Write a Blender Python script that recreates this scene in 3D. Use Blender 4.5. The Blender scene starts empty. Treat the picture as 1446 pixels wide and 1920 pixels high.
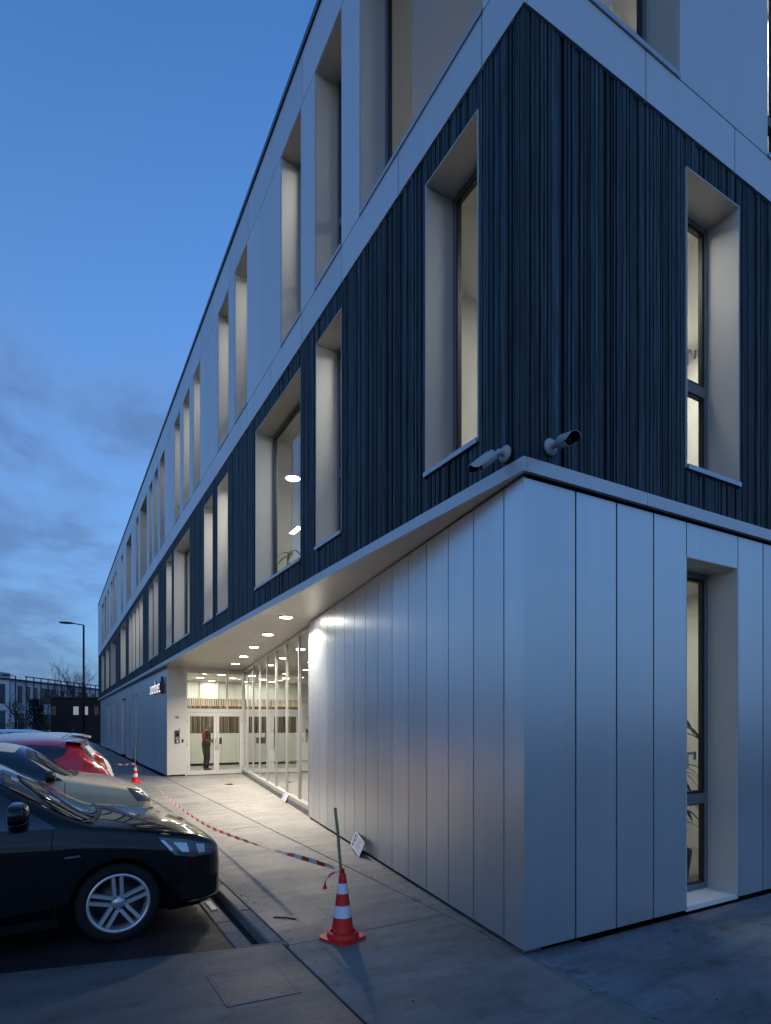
import bpy, bmesh, math, random
from mathutils import Vector, Matrix
random.seed(7)
R = math.radians
PI = math.pi
SC = bpy.context.scene
COL = SC.collection

# ------------------------------------------------------------------ camera, sky, sun, exposure
cam_d = bpy.data.cameras.new('camera')
cam = bpy.data.objects.new('camera', cam_d)
COL.objects.link(cam)
cam.location = (-2.987, -3.208, 1.70)
cam.rotation_euler = (R(90), 0, R(-29.565))
cam_d.sensor_fit = 'HORIZONTAL'
cam_d.sensor_width = 36
cam_d.lens = 27.23
cam_d.shift_y = 0.2747
cam_d.clip_end = 2000
SC.camera = cam

SUN_EL, SUN_AZ = 6.0, 215.0
W = bpy.data.worlds.new("World")
SC.world = W
W.use_nodes = True
nt = W.node_tree
bg = nt.nodes['Background']
sky = nt.nodes.new('ShaderNodeTexSky')
sky.sky_type = 'NISHITA'
sky.sun_disc = False
sky.sun_elevation = R(SUN_EL)
sky.sun_rotation = R(SUN_AZ)
sky.ozone_density = 3.9
sky.air_density = 1.0
sky.dust_density = 0.3
bg.inputs[1].default_value = 0.088

def wn(t, **k):
    n = nt.nodes.new(t)
    for a, b in k.items():
        setattr(n, a, b)
    return n

def wmath(op, a, b=None, clamp=False):
    n = wn('ShaderNodeMath', operation=op, use_clamp=clamp)
    for i, v in enumerate((a, b)):
        if v is None:
            continue
        if isinstance(v, (int, float)):
            n.inputs[i].default_value = v
        else:
            nt.links.new(v, n.inputs[i])
    return n.outputs[0]

# clouds: a layer of noise on a plane high above, denser towards the horizon all round
tc = wn('ShaderNodeTexCoord')
sep = wn('ShaderNodeSeparateXYZ')
nt.links.new(tc.outputs['Generated'], sep.inputs[0])
zc = wmath('MAXIMUM', sep.outputs[2], 0.0)
den = wmath('ADD', zc, 0.22)
cx_ = wmath('DIVIDE', sep.outputs[0], den)
cy_ = wmath('DIVIDE', sep.outputs[1], den)
comb = wn('ShaderNodeCombineXYZ')
nt.links.new(cx_, comb.inputs[0])
nt.links.new(cy_, comb.inputs[1])
comb.inputs[2].default_value = 15.1
cn = wn('ShaderNodeTexNoise')
cn.inputs['Scale'].default_value = 1.7
cn.inputs['Detail'].default_value = 7
cn.inputs['Roughness'].default_value = 0.58
cn.inputs['Distortion'].default_value = 0.35
nt.links.new(comb.outputs[0], cn.inputs['Vector'])
elev = wn('ShaderNodeMapRange')
elev.inputs['From Min'].default_value = 0.02
elev.inputs['From Max'].default_value = 0.72
elev.inputs['To Min'].default_value = 0.25
elev.inputs['To Max'].default_value = -0.10
nt.links.new(zc, elev.inputs['Value'])
dens = wmath('ADD', cn.outputs[0], elev.outputs[0])
cm = wn('ShaderNodeMapRange', interpolation_type='SMOOTHSTEP')
cm.inputs['From Min'].default_value = 0.48
cm.inputs['From Max'].default_value = 0.80
nt.links.new(dens, cm.inputs['Value'])
# pale edges, darker bodies
cr = wn('ShaderNodeValToRGB')
cr.color_ramp.elements[0].position = 0.0
cr.color_ramp.elements[0].color = (0.42, 0.65, 1.16, 1)
cr.color_ramp.elements[1].position = 0.75
cr.color_ramp.elements[1].color = (0.25, 0.43, 0.86, 1)
nt.links.new(cm.outputs[0], cr.inputs[0])
hz = wn('ShaderNodeMapRange')
hz.inputs['From Max'].default_value = 0.80
hz.inputs['To Min'].default_value = 0.85
hz.inputs['To Max'].default_value = 0.0
nt.links.new(zc, hz.inputs['Value'])
mixh = wn('ShaderNodeMixRGB')
mixh.inputs[2].default_value = (0.38, 0.68, 1.26, 1)
nt.links.new(hz.outputs[0], mixh.inputs[0])
tint = wn('ShaderNodeMixRGB', blend_type='MULTIPLY')      # deeper, less green dusk blue, the same in every direction
tint.inputs[0].default_value = 1.0
tint.inputs[2].default_value = (0.66, 0.76, 0.91, 1)
nt.links.new(sky.outputs[0], tint.inputs[1])
nt.links.new(tint.outputs[0], mixh.inputs[1])
mixc = wn('ShaderNodeMixRGB')
camt = wmath('MULTIPLY', cm.outputs[0], 0.76)
nt.links.new(camt, mixc.inputs[0])
nt.links.new(mixh.outputs[0], mixc.inputs[1])
nt.links.new(cr.outputs[0], mixc.inputs[2])
nt.links.new(mixc.outputs[0], bg.inputs[0])

sun_d = bpy.data.lights.new('sun', 'SUN')
sun_d.energy = 0.02
sun_d.angle = R(40)
sun_d.color = (1.0, 0.93, 0.88)
sun_o = bpy.data.objects.new('sun', sun_d)
COL.objects.link(sun_o)
sun_o.rotation_euler = (R(90 - SUN_EL), 0, R(180 - SUN_AZ))

SC.view_settings.view_transform = 'Standard'
SC.view_settings.look = 'None'
SC.view_settings.exposure = 2.35
SC.view_settings.gamma = 1
SC.view_settings.use_curve_mapping = False
SC.render.engine = 'CYCLES'
SC.cycles.use_denoising = True
SC.cycles.max_bounces = 8
SC.cycles.diffuse_bounces = 4
SC.cycles.glossy_bounces = 4
SC.cycles.transparent_max_bounces = 12
SC.cycles.sample_clamp_indirect = 3
SC.cycles.caustics_reflective = False
SC.cycles.caustics_refractive = False
LAMP = 1.0          # common factor for all electric lamps

# ------------------------------------------------------------------ helpers
def link(name, data, parent=None, kind=None, label=None, cat=None, group=None, loc=None):
    o = bpy.data.objects.new(name, data)
    COL.objects.link(o)
    if loc is not None:
        o.location = loc
    if parent is not None:
        o.parent = parent
    if kind: o['kind'] = kind
    if label: o['label'] = label
    if cat: o['category'] = cat
    if group: o['group'] = group
    return o

def thing(name, label, cat, loc=(0, 0, 0), rz=0, group=None):
    o = link(name, None, None, None, label, cat, group, loc)
    o.rotation_euler = (0, 0, rz)
    return o

class MB:
    """collects shapes into one mesh"""
    def __init__(s):
        s.v = []; s.f = []; s.m = []; s.sm = []
    def add(s, vs, fs, mi=0, smooth=False):
        b = len(s.v)
        s.v += [tuple(p) for p in vs]
        for f in fs:
            s.f.append(tuple(i + b for i in f)); s.m.append(mi); s.sm.append(smooth)
    def box(s, x0, x1, y0, y1, z0, z1, mi=0):
        vs = [(x, y, z) for z in (z0, z1) for y in (y0, y1) for x in (x0, x1)]
        s.add(vs, [(0, 2, 3, 1), (4, 5, 7, 6), (0, 1, 5, 4), (2, 6, 7, 3), (0, 4, 6, 2), (1, 3, 7, 5)], mi)
    def obox(s, c, ax, ay, az, hx, hy, hz, mi=0):
        c = Vector(c); ax = Vector(ax).normalized() * hx; ay = Vector(ay).normalized() * hy; az = Vector(az).normalized() * hz
        vs = [c + sx * ax + sy * ay + sz * az for sz in (-1, 1) for sy in (-1, 1) for sx in (-1, 1)]
        s.add(vs, [(0, 2, 3, 1), (4, 5, 7, 6), (0, 1, 5, 4), (2, 6, 7, 3), (0, 4, 6, 2), (1, 3, 7, 5)], mi)
    def prism(s, poly, z0, z1, mi=0):
        n = len(poly)
        vs = [(x, y, z0) for x, y in poly] + [(x, y, z1) for x, y in poly]
        fs = [tuple(range(n - 1, -1, -1)), tuple(range(n, 2 * n))]
        fs += [(i, (i + 1) % n, n + (i + 1) % n, n + i) for i in range(n)]
        s.add(vs, fs, mi)
    def tube(s, pts, rad, n=8, mi=0, caps=True):
        pts = [Vector(p) for p in pts]
        if not isinstance(rad, (list, tuple)):
            rad = [rad] * len(pts)
        rings = []
        for i, p in enumerate(pts):
            d = (pts[min(i + 1, len(pts) - 1)] - pts[max(i - 1, 0)]).normalized()
            a = d.cross(Vector((0, 0, 1)))
            if a.length < 1e-3: a = d.cross(Vector((1, 0, 0)))
            a.normalize(); b = d.cross(a).normalized()
            rings.append([p + rad[i] * (math.cos(t) * a + math.sin(t) * b) for t in [2 * PI * k / n for k in range(n)]])
        vs = [q for r in rings for q in r]
        fs = []
        for i in range(len(pts) - 1):
            for k in range(n):
                fs.append((i * n + k, i * n + (k + 1) % n, (i + 1) * n + (k + 1) % n, (i + 1) * n + k))
        if caps:
            fs.append(tuple(range(n - 1, -1, -1)))
            fs.append(tuple(range((len(pts) - 1) * n, len(pts) * n)))
        s.add(vs, fs, mi, True)
    def lathe(s, prof, o=(0, 0, 0), axis=(0, 0, 1), n=24, mi=0, smooth=True, closed=False):
        ax = Vector(axis).normalized()
        a = ax.cross(Vector((0, 0, 1)))
        if a.length < 1e-3: a = ax.cross(Vector((1, 0, 0)))
        a.normalize(); b = ax.cross(a).normalized(); o = Vector(o)
        vs = []
        for r, h in prof:
            for k in range(n):
                t = 2 * PI * k / n
                vs.append(o + ax * h + r * (math.cos(t) * a + math.sin(t) * b))
        fs = []
        m = len(prof)
        for i in range(m if closed else m - 1):
            j = (i + 1) % m
            for k in range(n):
                fs.append((i * n + k, i * n + (k + 1) % n, j * n + (k + 1) % n, j * n + k))
        s.add(vs, fs, mi, smooth)
    def grid(s, rows, mi=0, smooth=True, flip=False):
        n = len(rows[0])
        vs = [p for r in rows for p in r]
        fs = []
        for i in range(len(rows) - 1):
            for k in range(n - 1):
                q = (i * n + k, i * n + k + 1, (i + 1) * n + k + 1, (i + 1) * n + k)
                fs.append(q[::-1] if flip else q)
        s.add(vs, fs, mi, smooth)
    def mesh(s, name, mats):
        me = bpy.data.meshes.new(name)
        me.from_pydata(s.v, [], s.f)
        for m in (mats if isinstance(mats, (list, tuple)) else [mats]):
            me.materials.append(m)
        me.polygons.foreach_set('material_index', s.m)
        me.polygons.foreach_set('use_smooth', s.sm)
        me.update()
        return me
    def build(s, name, mats, parent=None, **k):
        return link(name, s.mesh(name, mats), parent, **k)

def recalc(o):
    bm = bmesh.new(); bm.from_mesh(o.data)
    bmesh.ops.remove_doubles(bm, verts=bm.verts, dist=1e-5)
    bmesh.ops.recalc_face_normals(bm, faces=bm.faces)
    bm.to_mesh(o.data); bm.free()
    return o

def bevel(o, w=0.01, seg=2):
    bm = bmesh.new(); bm.from_mesh(o.data)
    bmesh.ops.remove_doubles(bm, verts=bm.verts, dist=1e-6)
    es = [e for e in bm.edges if len(e.link_faces) == 2 and e.calc_face_angle(0) > 0.5]
    bmesh.ops.bevel(bm, geom=es, offset=w, segments=seg, affect='EDGES', profile=0.5)
    bm.to_mesh(o.data); bm.free()
    return o

UNIT = {}
def slab(name, mat, parent, x0, x1, y0, y1, z0, z1, **k):
    """a box that shares its mesh with every other box of the same material"""
    key = (name, mat.name)
    if key not in UNIT:
        mb = MB(); mb.box(-.5, .5, -.5, .5, -.5, .5)
        UNIT[key] = mb.mesh(name, mat)
    o = link(name, UNIT[key], parent, **k)
    o.location = ((x0 + x1) / 2, (y0 + y1) / 2, (z0 + z1) / 2)
    o.scale = (abs(x1 - x0), abs(y1 - y0), abs(z1 - z0))
    return o

# ------------------------------------------------------------------ materials
def new_mat(name):
    m = bpy.data.materials.new(name); m.use_nodes = True
    return m, m.node_tree, m.node_tree.nodes['Principled BSDF']

def N(t, ty, **k):
    n = t.nodes.new(ty)
    for a, b in k.items():
        if a in n.inputs.keys(): n.inputs[a].default_value = b
        else: setattr(n, a, b)
    return n

def plain(name, col, rough=0.5, metal=0.0, vary=0.0, bump=0.0, bscale=60, noise=0.0, nscale=4, coat=0.0, spec=0.5, rvar=0.0):
    m, t, p = new_mat(name)
    p.inputs['Base Color'].default_value = (*col, 1)
    p.inputs['Roughness'].default_value = rough
    p.inputs['Metallic'].default_value = metal
    p.inputs['Coat Weight'].default_value = coat
    p.inputs['Coat Roughness'].default_value = 0.03
    p.inputs['Specular IOR Level'].default_value = spec
    geo = N(t, 'ShaderNodeNewGeometry')
    if vary or noise:
        hsv = N(t, 'ShaderNodeHueSaturation', Color=(*col, 1))
        acc = None
        if vary:
            oi = N(t, 'ShaderNodeObjectInfo')
            mr = N(t, 'ShaderNodeMapRange'); mr.inputs['To Min'].default_value = 1 - vary; mr.inputs['To Max'].default_value = 1 + vary
            t.links.new(oi.outputs['Random'], mr.inputs['Value']); acc = mr.outputs[0]
        if noise:
            nz = N(t, 'ShaderNodeTexNoise', Scale=nscale, Detail=6.0, Roughness=0.6)
            t.links.new(geo.outputs['Position'], nz.inputs['Vector'])
            mr = N(t, 'ShaderNodeMapRange'); mr.inputs['From Min'].default_value = .3; mr.inputs['From Max'].default_value = .7
            mr.inputs['To Min'].default_value = 1 - noise; mr.inputs['To Max'].default_value = 1 + noise
            t.links.new(nz.outputs[0], mr.inputs['Value'])
            if acc:
                mu = N(t, 'ShaderNodeMath', operation='MULTIPLY'); t.links.new(acc, mu.inputs[0]); t.links.new(mr.outputs[0], mu.inputs[1]); acc = mu.outputs[0]
            else: acc = mr.outputs[0]
        t.links.new(acc, hsv.inputs['Value']); t.links.new(hsv.outputs[0], p.inputs['Base Color'])
    if rvar:
        nz = N(t, 'ShaderNodeTexNoise', Scale=3.0, Detail=5.0)
        t.links.new(geo.outputs['Position'], nz.inputs['Vector'])
        mr = N(t, 'ShaderNodeMapRange'); mr.inputs['From Min'].default_value = .3; mr.inputs['From Max'].default_value = .7
        mr.inputs['To Min'].default_value = rough - rvar; mr.inputs['To Max'].default_value = rough + rvar
        t.links.new(nz.outputs[0], mr.inputs['Value']); t.links.new(mr.outputs[0], p.inputs['Roughness'])
    if bump:
        nz = N(t, 'ShaderNodeTexNoise', Scale=bscale, Detail=4.0)
        t.links.new(geo.outputs['Position'], nz.inputs['Vector'])
        b = N(t, 'ShaderNodeBump', Strength=bump, Distance=0.01)
        t.links.new(nz.outputs[0], b.inputs['Height']); t.links.new(b.outputs[0], p.inputs['Normal'])
    return m

def emis(name, col, s):
    m, t, p = new_mat(name)
    p.inputs['Base Color'].default_value = (0.8, 0.8, 0.8, 1)
    p.inputs['Emission Color'].default_value = (*col, 1)
    p.inputs['Emission Strength'].default_value = s
    return m

def glass_mat(name, tint=(0.86, 0.9, 0.88), refl=1.0):
    m, t, p = new_mat(name)
    t.nodes.remove(p)
    out = t.nodes['Material Output']
    tr = N(t, 'ShaderNodeBsdfTransparent'); tr.inputs[0].default_value = (*tint, 1)
    gl = N(t, 'ShaderNodeBsdfGlossy'); gl.inputs['Roughness'].default_value = 0.005
    geo = N(t, 'ShaderNodeNewGeometry')
    nz = N(t, 'ShaderNodeTexNoise', Scale=0.7, Detail=2.0)
    t.links.new(geo.outputs['Position'], nz.inputs['Vector'])
    b = N(t, 'ShaderNodeBump', Strength=0.03, Distance=0.1); t.links.new(nz.outputs[0], b.inputs['Height']); t.links.new(b.outputs[0], gl.inputs['Normal'])
    fr = N(t, 'ShaderNodeFresnel', IOR=1.5)
    io = N(t, 'ShaderNodeMapRange'); io.inputs['To Min'].default_value = 1.5; io.inputs['To Max'].default_value = 1 / 1.5
    t.links.new(geo.outputs['Backfacing'], io.inputs['Value']); t.links.new(io.outputs[0], fr.inputs['IOR'])
    mu = N(t, 'ShaderNodeMath', operation='MULTIPLY', use_clamp=True); mu.inputs[1].default_value = 1.6 * refl
    t.links.new(fr.outputs[0], mu.inputs[0])
    mx = N(t, 'ShaderNodeMixShader')
    t.links.new(mu.outputs[0], mx.inputs[0]); t.links.new(tr.outputs[0], mx.inputs[1]); t.links.new(gl.outputs[0], mx.inputs[2])
    t.links.new(mx.outputs[0], out.inputs[0])
    return m

def brushed(name, col, rough, metal, aniso, axis='Z'):
    m, t, p = new_mat(name)
    geo = N(t, 'ShaderNodeNewGeometry')
    oi = N(t, 'ShaderNodeObjectInfo')
    hsv = N(t, 'ShaderNodeHueSaturation', Color=(*col, 1))
    mr = N(t, 'ShaderNodeMapRange'); mr.inputs['To Min'].default_value = .93; mr.inputs['To Max'].default_value = 1.06
    t.links.new(oi.outputs['Random'], mr.inputs['Value']); t.links.new(mr.outputs[0], hsv.inputs['Value'])
    sm = N(t, 'ShaderNodeMapping'); sm.inputs['Scale'].default_value = (9, 9, .35)
    t.links.new(geo.outputs['Position'], sm.inputs[0])
    sn = N(t, 'ShaderNodeTexNoise', Scale=1.0, Detail=5.0); t.links.new(sm.outputs[0], sn.inputs['Vector'])
    sr = N(t, 'ShaderNodeMapRange'); sr.inputs['From Min'].default_value = .35; sr.inputs['From Max'].default_value = .65; sr.inputs['To Min'].default_value = .975; sr.inputs['To Max'].default_value = 1.012
    t.links.new(sn.outputs[0], sr.inputs['Value'])
    sx = N(t, 'ShaderNodeMixRGB', blend_type='MULTIPLY'); sx.inputs[0].default_value = 1
    t.links.new(hsv.outputs[0], sx.inputs[1]); t.links.new(sr.outputs[0], sx.inputs[2])
    t.links.new(sx.outputs[0], p.inputs['Base Color'])
    p.inputs['Metallic'].default_value = metal
    p.inputs['Roughness'].default_value = rough
    p.inputs['Anisotropic'].default_value = aniso
    tg = N(t, 'ShaderNodeTangent', direction_type='RADIAL', axis=axis)
    t.links.new(tg.outputs[0], p.inputs['Tangent'])
    # oil-canning and faint smears
    mp = N(t, 'ShaderNodeMapping'); mp.inputs['Scale'].default_value = (1.6, 1.6, 0.5)
    t.links.new(geo.outputs['Position'], mp.inputs[0])
    nz = N(t, 'ShaderNodeTexNoise', Scale=0.9, Detail=0.0); t.links.new(mp.outputs[0], nz.inputs['Vector'])
    ad = N(t, 'ShaderNodeMath', operation='MULTIPLY_ADD'); ad.inputs[1].default_value = 7.0
    t.links.new(oi.outputs['Random'], ad.inputs[0]); t.links.new(nz.outputs[0], ad.inputs[2])
    b = N(t, 'ShaderNodeBump', Strength=0.10, Distance=0.03); t.links.new(nz.outputs[0], b.inputs['Height'])
    t.links.new(b.outputs[0], p.inputs['Normal'])
    n2 = N(t, 'ShaderNodeTexNoise', Scale=1.2, Detail=3.0); t.links.new(mp.outputs[0], n2.inputs['Vector'])
    m2 = N(t, 'ShaderNodeMapRange'); m2.inputs['From Min'].default_value = .3; m2.inputs['From Max'].default_value = .7
    m2.inputs['To Min'].default_value = rough - .02; m2.inputs['To Max'].default_value = rough + .03
    t.links.new(n2.outputs[0], m2.inputs['Value']); t.links.new(m2.outputs[0], p.inputs['Roughness'])
    return m

def wood_mat(name, c0, c1, rough=0.62, axis=(38, 38, .9)):
    m, t, p = new_mat(name)
    geo = N(t, 'ShaderNodeNewGeometry'); oi = N(t, 'ShaderNodeObjectInfo')
    add = N(t, 'ShaderNodeVectorMath', operation='ADD')
    cmb = N(t, 'ShaderNodeCombineXYZ')
    sc_ = N(t, 'ShaderNodeMath', operation='MULTIPLY'); sc_.inputs[1].default_value = 37.0
    t.links.new(oi.outputs['Random'], sc_.inputs[0]); t.links.new(sc_.outputs[0], cmb.inputs[2])
    t.links.new(geo.outputs['Position'], add.inputs[0]); t.links.new(cmb.outputs[0], add.inputs[1])
    mp = N(t, 'ShaderNodeMapping'); mp.inputs['Scale'].default_value = axis
    t.links.new(add.outputs[0], mp.inputs[0])
    nz = N(t, 'ShaderNodeTexNoise', Scale=1.6, Detail=6.0, Roughness=0.62, Distortion=0.15); t.links.new(mp.outputs[0], nz.inputs['Vector'])
    cr = N(t, 'ShaderNodeValToRGB')
    cr.color_ramp.elements[0].position = .38; cr.color_ramp.elements[0].color = (*c0, 1)
    cr.color_ramp.elements[1].position = .64; cr.color_ramp.elements[1].color = (*c1, 1)
    t.links.new(nz.outputs[0], cr.inputs[0])
    hsv = N(t, 'ShaderNodeHueSaturation')
    mr = N(t, 'ShaderNodeMapRange'); mr.inputs['To Min'].default_value = .28; mr.inputs['To Max'].default_value = 1.65
    t.links.new(oi.outputs['Random'], mr.inputs['Value']); t.links.new(mr.outputs[0], hsv.inputs['Value'])
    t.links.new(cr.outputs[0], hsv.inputs['Color'])
    # scattered knots
    vo = N(t, 'ShaderNodeTexVoronoi', Scale=1.0); 
    mp2 = N(t, 'ShaderNodeMapping'); mp2.inputs['Scale'].default_value = (9, 9, 2.3); t.links.new(add.outputs[0], mp2.inputs[0]); t.links.new(mp2.outputs[0], vo.inputs['Vector'])
    kr = N(t, 'ShaderNodeMapRange'); kr.inputs['From Min'].default_value = .05; kr.inputs['From Max'].default_value = .14; kr.inputs['To Min'].default_value = .35
    t.links.new(vo.outputs['Distance'], kr.inputs['Value'])
    mxk = N(t, 'ShaderNodeMixRGB', blend_type='MULTIPLY'); mxk.inputs[0].default_value = 1
    t.links.new(hsv.outputs[0], mxk.inputs[1]); t.links.new(kr.outputs[0], mxk.inputs[2])
    t.links.new(mxk.outputs[0], p.inputs['Base Color'])
    p.inputs['Roughness'].default_value = rough
    b = N(t, 'ShaderNodeBump', Strength=0.35, Distance=0.004); t.links.new(nz.outputs[0], b.inputs['Height']); t.links.new(b.outputs[0], p.inputs['Normal'])
    return m

def concrete_mat(name, c_lo, c_hi, broom=0.0, rough=0.75, stains=0.5, seed=0.0, broom_axis='X'):
    m, t, p = new_mat(name)
    geo = N(t, 'ShaderNodeNewGeometry')
    mp = N(t, 'ShaderNodeMapping'); mp.inputs['Location'].default_value = (seed, seed * .7, 0)
    t.links.new(geo.outputs['Position'], mp.inputs[0])
    def noise(s, d=6.0, r=.6, vec=None):
        n = N(t, 'ShaderNodeTexNoise', Scale=s, Detail=d, Roughness=r); t.links.new(vec or mp.outputs[0], n.inputs['Vector']); return n.outputs[0]
    big = noise(0.9, 5.0, .55); mid = noise(5.0); fine = noise(60.0, 3.0)
    st = N(t, 'ShaderNodeMapping'); st.inputs['Scale'].default_value = (.35, 1.7, 1) if broom_axis == 'X' else (1.7, .35, 1)
    t.links.new(mp.outputs[0], st.inputs[0])
    streak = noise(3.2, 7.0, .68, st.outputs[0])
    cr = N(t, 'ShaderNodeValToRGB')
    cr.color_ramp.elements[0].position = .32; cr.color_ramp.elements[0].color = (*c_lo, 1)
    cr.color_ramp.elements[1].position = .68; cr.color_ramp.elements[1].color = (*c_hi, 1)
    mixn = N(t, 'ShaderNodeMath', operation='MULTIPLY_ADD'); mixn.inputs[1].default_value = .55
    t.links.new(streak, mixn.inputs[0])
    h = N(t, 'ShaderNodeMath', operation='MULTIPLY'); h.inputs[1].default_value = .45; t.links.new(big, h.inputs[0])
    t.links.new(h.outputs[0], mixn.inputs[2]); t.links.new(mixn.outputs[0], cr.inputs[0])
    # dark blotches and small spots
    sp = N(t, 'ShaderNodeMapRange'); sp.inputs['From Min'].default_value = .56; sp.inputs['From Max'].default_value = .72; sp.inputs['To Min'].default_value = 1; sp.inputs['To Max'].default_value = 1 - stains
    t.links.new(mid, sp.inputs['Value'])
    mx = N(t, 'ShaderNodeMixRGB', blend_type='MULTIPLY'); mx.inputs[0].default_value = 1
    t.links.new(cr.outputs[0], mx.inputs[1]); t.links.new(sp.outputs[0], mx.inputs[2])
    f2 = N(t, 'ShaderNodeMapRange'); f2.inputs['From Min'].default_value = .3; f2.inputs['From Max'].default_value = .7; f2.inputs['To Min'].default_value = .86; f2.inputs['To Max'].default_value = 1.1
    t.links.new(fine, f2.inputs['Value'])
    m2 = N(t, 'ShaderNodeMixRGB', blend_type='MULTIPLY'); m2.inputs[0].default_value = 1
    t.links.new(mx.outputs[0], m2.inputs[1]); t.links.new(f2.outputs[0], m2.inputs[2])
    t.links.new(m2.outputs[0], p.inputs['Base Color'])
    rr = N(t, 'ShaderNodeMapRange'); rr.inputs['From Min'].default_value = .3; rr.inputs['From Max'].default_value = .7; rr.inputs['To Min'].default_value = rough - .22; rr.inputs['To Max'].default_value = rough + .1
    t.links.new(big, rr.inputs['Value']); t.links.new(rr.outputs[0], p.inputs['Roughness'])
    hsum = fine
    if broom:
        wv = N(t, 'ShaderNodeTexWave', wave_type='BANDS', bands_direction='Y' if broom_axis == 'X' else 'X', Scale=16.0, Distortion=3.0)
        wv.inputs['Detail'].default_value = 3.0; wv.inputs['Detail Scale'].default_value = 2.0
        t.links.new(mp.outputs[0], wv.inputs['Vector'])
        a = N(t, 'ShaderNodeMath', operation='MULTIPLY_ADD'); a.inputs[1].default_value = broom
        t.links.new(wv.outputs['Fac'], a.inputs[0]); t.links.new(fine, a.inputs[2]); hsum = a.outputs[0]
    b = N(t, 'ShaderNodeBump', Strength=0.5, Distance=0.006); t.links.new(hsum, b.inputs['Height'])
    b2 = N(t, 'ShaderNodeBump', Strength=0.35, Distance=0.03); t.links.new(streak, b2.inputs['Height']); t.links.new(b.outputs[0], b2.inputs['Normal'])
    t.links.new(b2.outputs[0], p.inputs['Normal'])
    return m

M_white = brushed('white_lacquered_panel', (0.78, 0.78, 0.79), 0.42, 0.2, 0.0)
M_silver = brushed('brushed_aluminium', (0.68, 0.71, 0.72), 0.36, 0.84, 0.45)
M_fascia = brushed('aluminium_trim', (0.62, 0.62, 0.63), 0.4, 0.4, 0.0)
M_soffit = brushed('soffit_metal', (0.52, 0.50, 0.47), 0.38, 0.75, 0.0)
M_reveal = plain('reveal_metal', (0.60, 0.57, 0.52), 0.6, 0.0, rvar=.05)
M_back = plain('dark_backing', (0.012, 0.012, 0.014), 0.9)
M_wood = wood_mat('charred_wood', (0.004, 0.010, 0.014), (0.052, 0.088, 0.108))
M_frame = plain('window_frame_grey', (0.18, 0.20, 0.22), 0.4, 0.3)
M_gasket = plain('black_gasket', (0.012, 0.012, 0.013), 0.5)
M_sill = plain('sill_aluminium', (0.55, 0.55, 0.56), 0.38, 0.5)
M_coping = plain('coping_metal', (0.16, 0.17, 0.19), 0.4, 0.6)
M_glass = glass_mat('window_glass')
M_cglass = glass_mat('curtain_glass', (0.90, 0.93, 0.89), 1.25)
M_inwall = plain('interior_white_wall', (0.72, 0.70, 0.66), 0.8, noise=.04)
M_infloor = plain('interior_floor', (0.30, 0.29, 0.27), 0.35, noise=.1)
M_inceil = plain('interior_ceiling', (0.72, 0.71, 0.68), 0.8)
M_doorframe = plain('white_door_frame', (0.66, 0.65, 0.62), 0.38, 0.2)
M_mullion = plain('mullion_aluminium', (0.52, 0.51, 0.49), 0.32, 0.6)
M_refl_w = emis('reflection_white', (1.0, 0.93, 0.82), 3.0)
M_ledstrip = emis('led_strip', (1.0, 0.80, 0.55), 2.2)
M_slatlight = wood_mat('oak_slat', (0.15, 0.10, 0.06), (0.30, 0.22, 0.13), 0.5)
M_deskwhite = plain('white_laminate', (0.68, 0.69, 0.62), 0.4)
M_conc = concrete_mat('pavement_concrete', (0.075, 0.072, 0.067), (0.30, 0.285, 0.26), 0.2, .72, .5)
M_conc2 = concrete_mat('apron_concrete', (0.06, 0.06, 0.06), (0.17, 0.168, 0.163), 0.55, .66, .5, 11.0)
M_conc3 = concrete_mat('dark_concrete', (0.05, 0.05, 0.052), (0.34, 0.34, 0.338), 0.3, .6, .6, 23.0)
M_kerb = concrete_mat('kerb_concrete', (0.10, 0.098, 0.094), (0.25, 0.245, 0.235), 0, .8, .3, 5.0)
M_asph = plain('asphalt', (0.013, 0.013, 0.014), 0.62, bump=1.0, bscale=130, noise=.45, nscale=9, rvar=.18)
M_joint = plain('joint_dirt', (0.02, 0.02, 0.02), 0.95)
M_cone_o = plain('cone_red_orange', (0.80, 0.022, 0.018), 0.5, noise=.18, nscale=14, spec=.4)
M_cone_w = plain('cone_reflective_white', (0.78, 0.76, 0.80), 0.5, noise=.12, nscale=20)
M_stick = wood_mat('weathered_stick', (0.10, 0.085, 0.035), (0.25, 0.21, 0.10), .75)
def film(name, col):
    m = plain(name, col, .35); t = m.node_tree; p = t.nodes['Principled BSDF']
    tl_ = N(t, 'ShaderNodeBsdfTranslucent'); tl_.inputs[0].default_value = (*col, 1)
    mx = N(t, 'ShaderNodeMixShader'); mx.inputs[0].default_value = .45
    t.links.new(p.outputs[0], mx.inputs[1]); t.links.new(tl_.outputs[0], mx.inputs[2]); t.links.new(mx.outputs[0], t.nodes['Material Output'].inputs[0])
    return m
M_tape_r = film('tape_red', (0.72, 0.02, 0.03)); M_tape_w = film('tape_white', (0.84, 0.82, 0.80))
M_black = plain('black_plastic', (0.015, 0.015, 0.016), 0.45)
M_cctv = plain('camera_white_plastic', (0.46, 0.47, 0.48), 0.4)
M_lens = plain('dark_lens', (0.004, 0.004, 0.005), 0.1)
M_signw = emis('lit_letter_white', (1.0, 1.0, 1.0), 0.33)
M_signr = emis('lit_letter_red', (1.0, 0.02, 0.06), 0.12)

# ================================================================== GROUND
def poly_sheet(name, poly, z, mat, thick=0.10, parent=None, **k):
    mb = MB(); mb.prism(poly, z - thick, z)
    o = mb.build(name, mat, parent, **k)
    return o

g = MB(); g.add([(-600, -600, -0.16), (600, -600, -0.16), (600, 600, -0.16), (-600, 600, -0.16)], [(0, 1, 2, 3)])
g.build('ground', M_joint, kind='structure')

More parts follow.
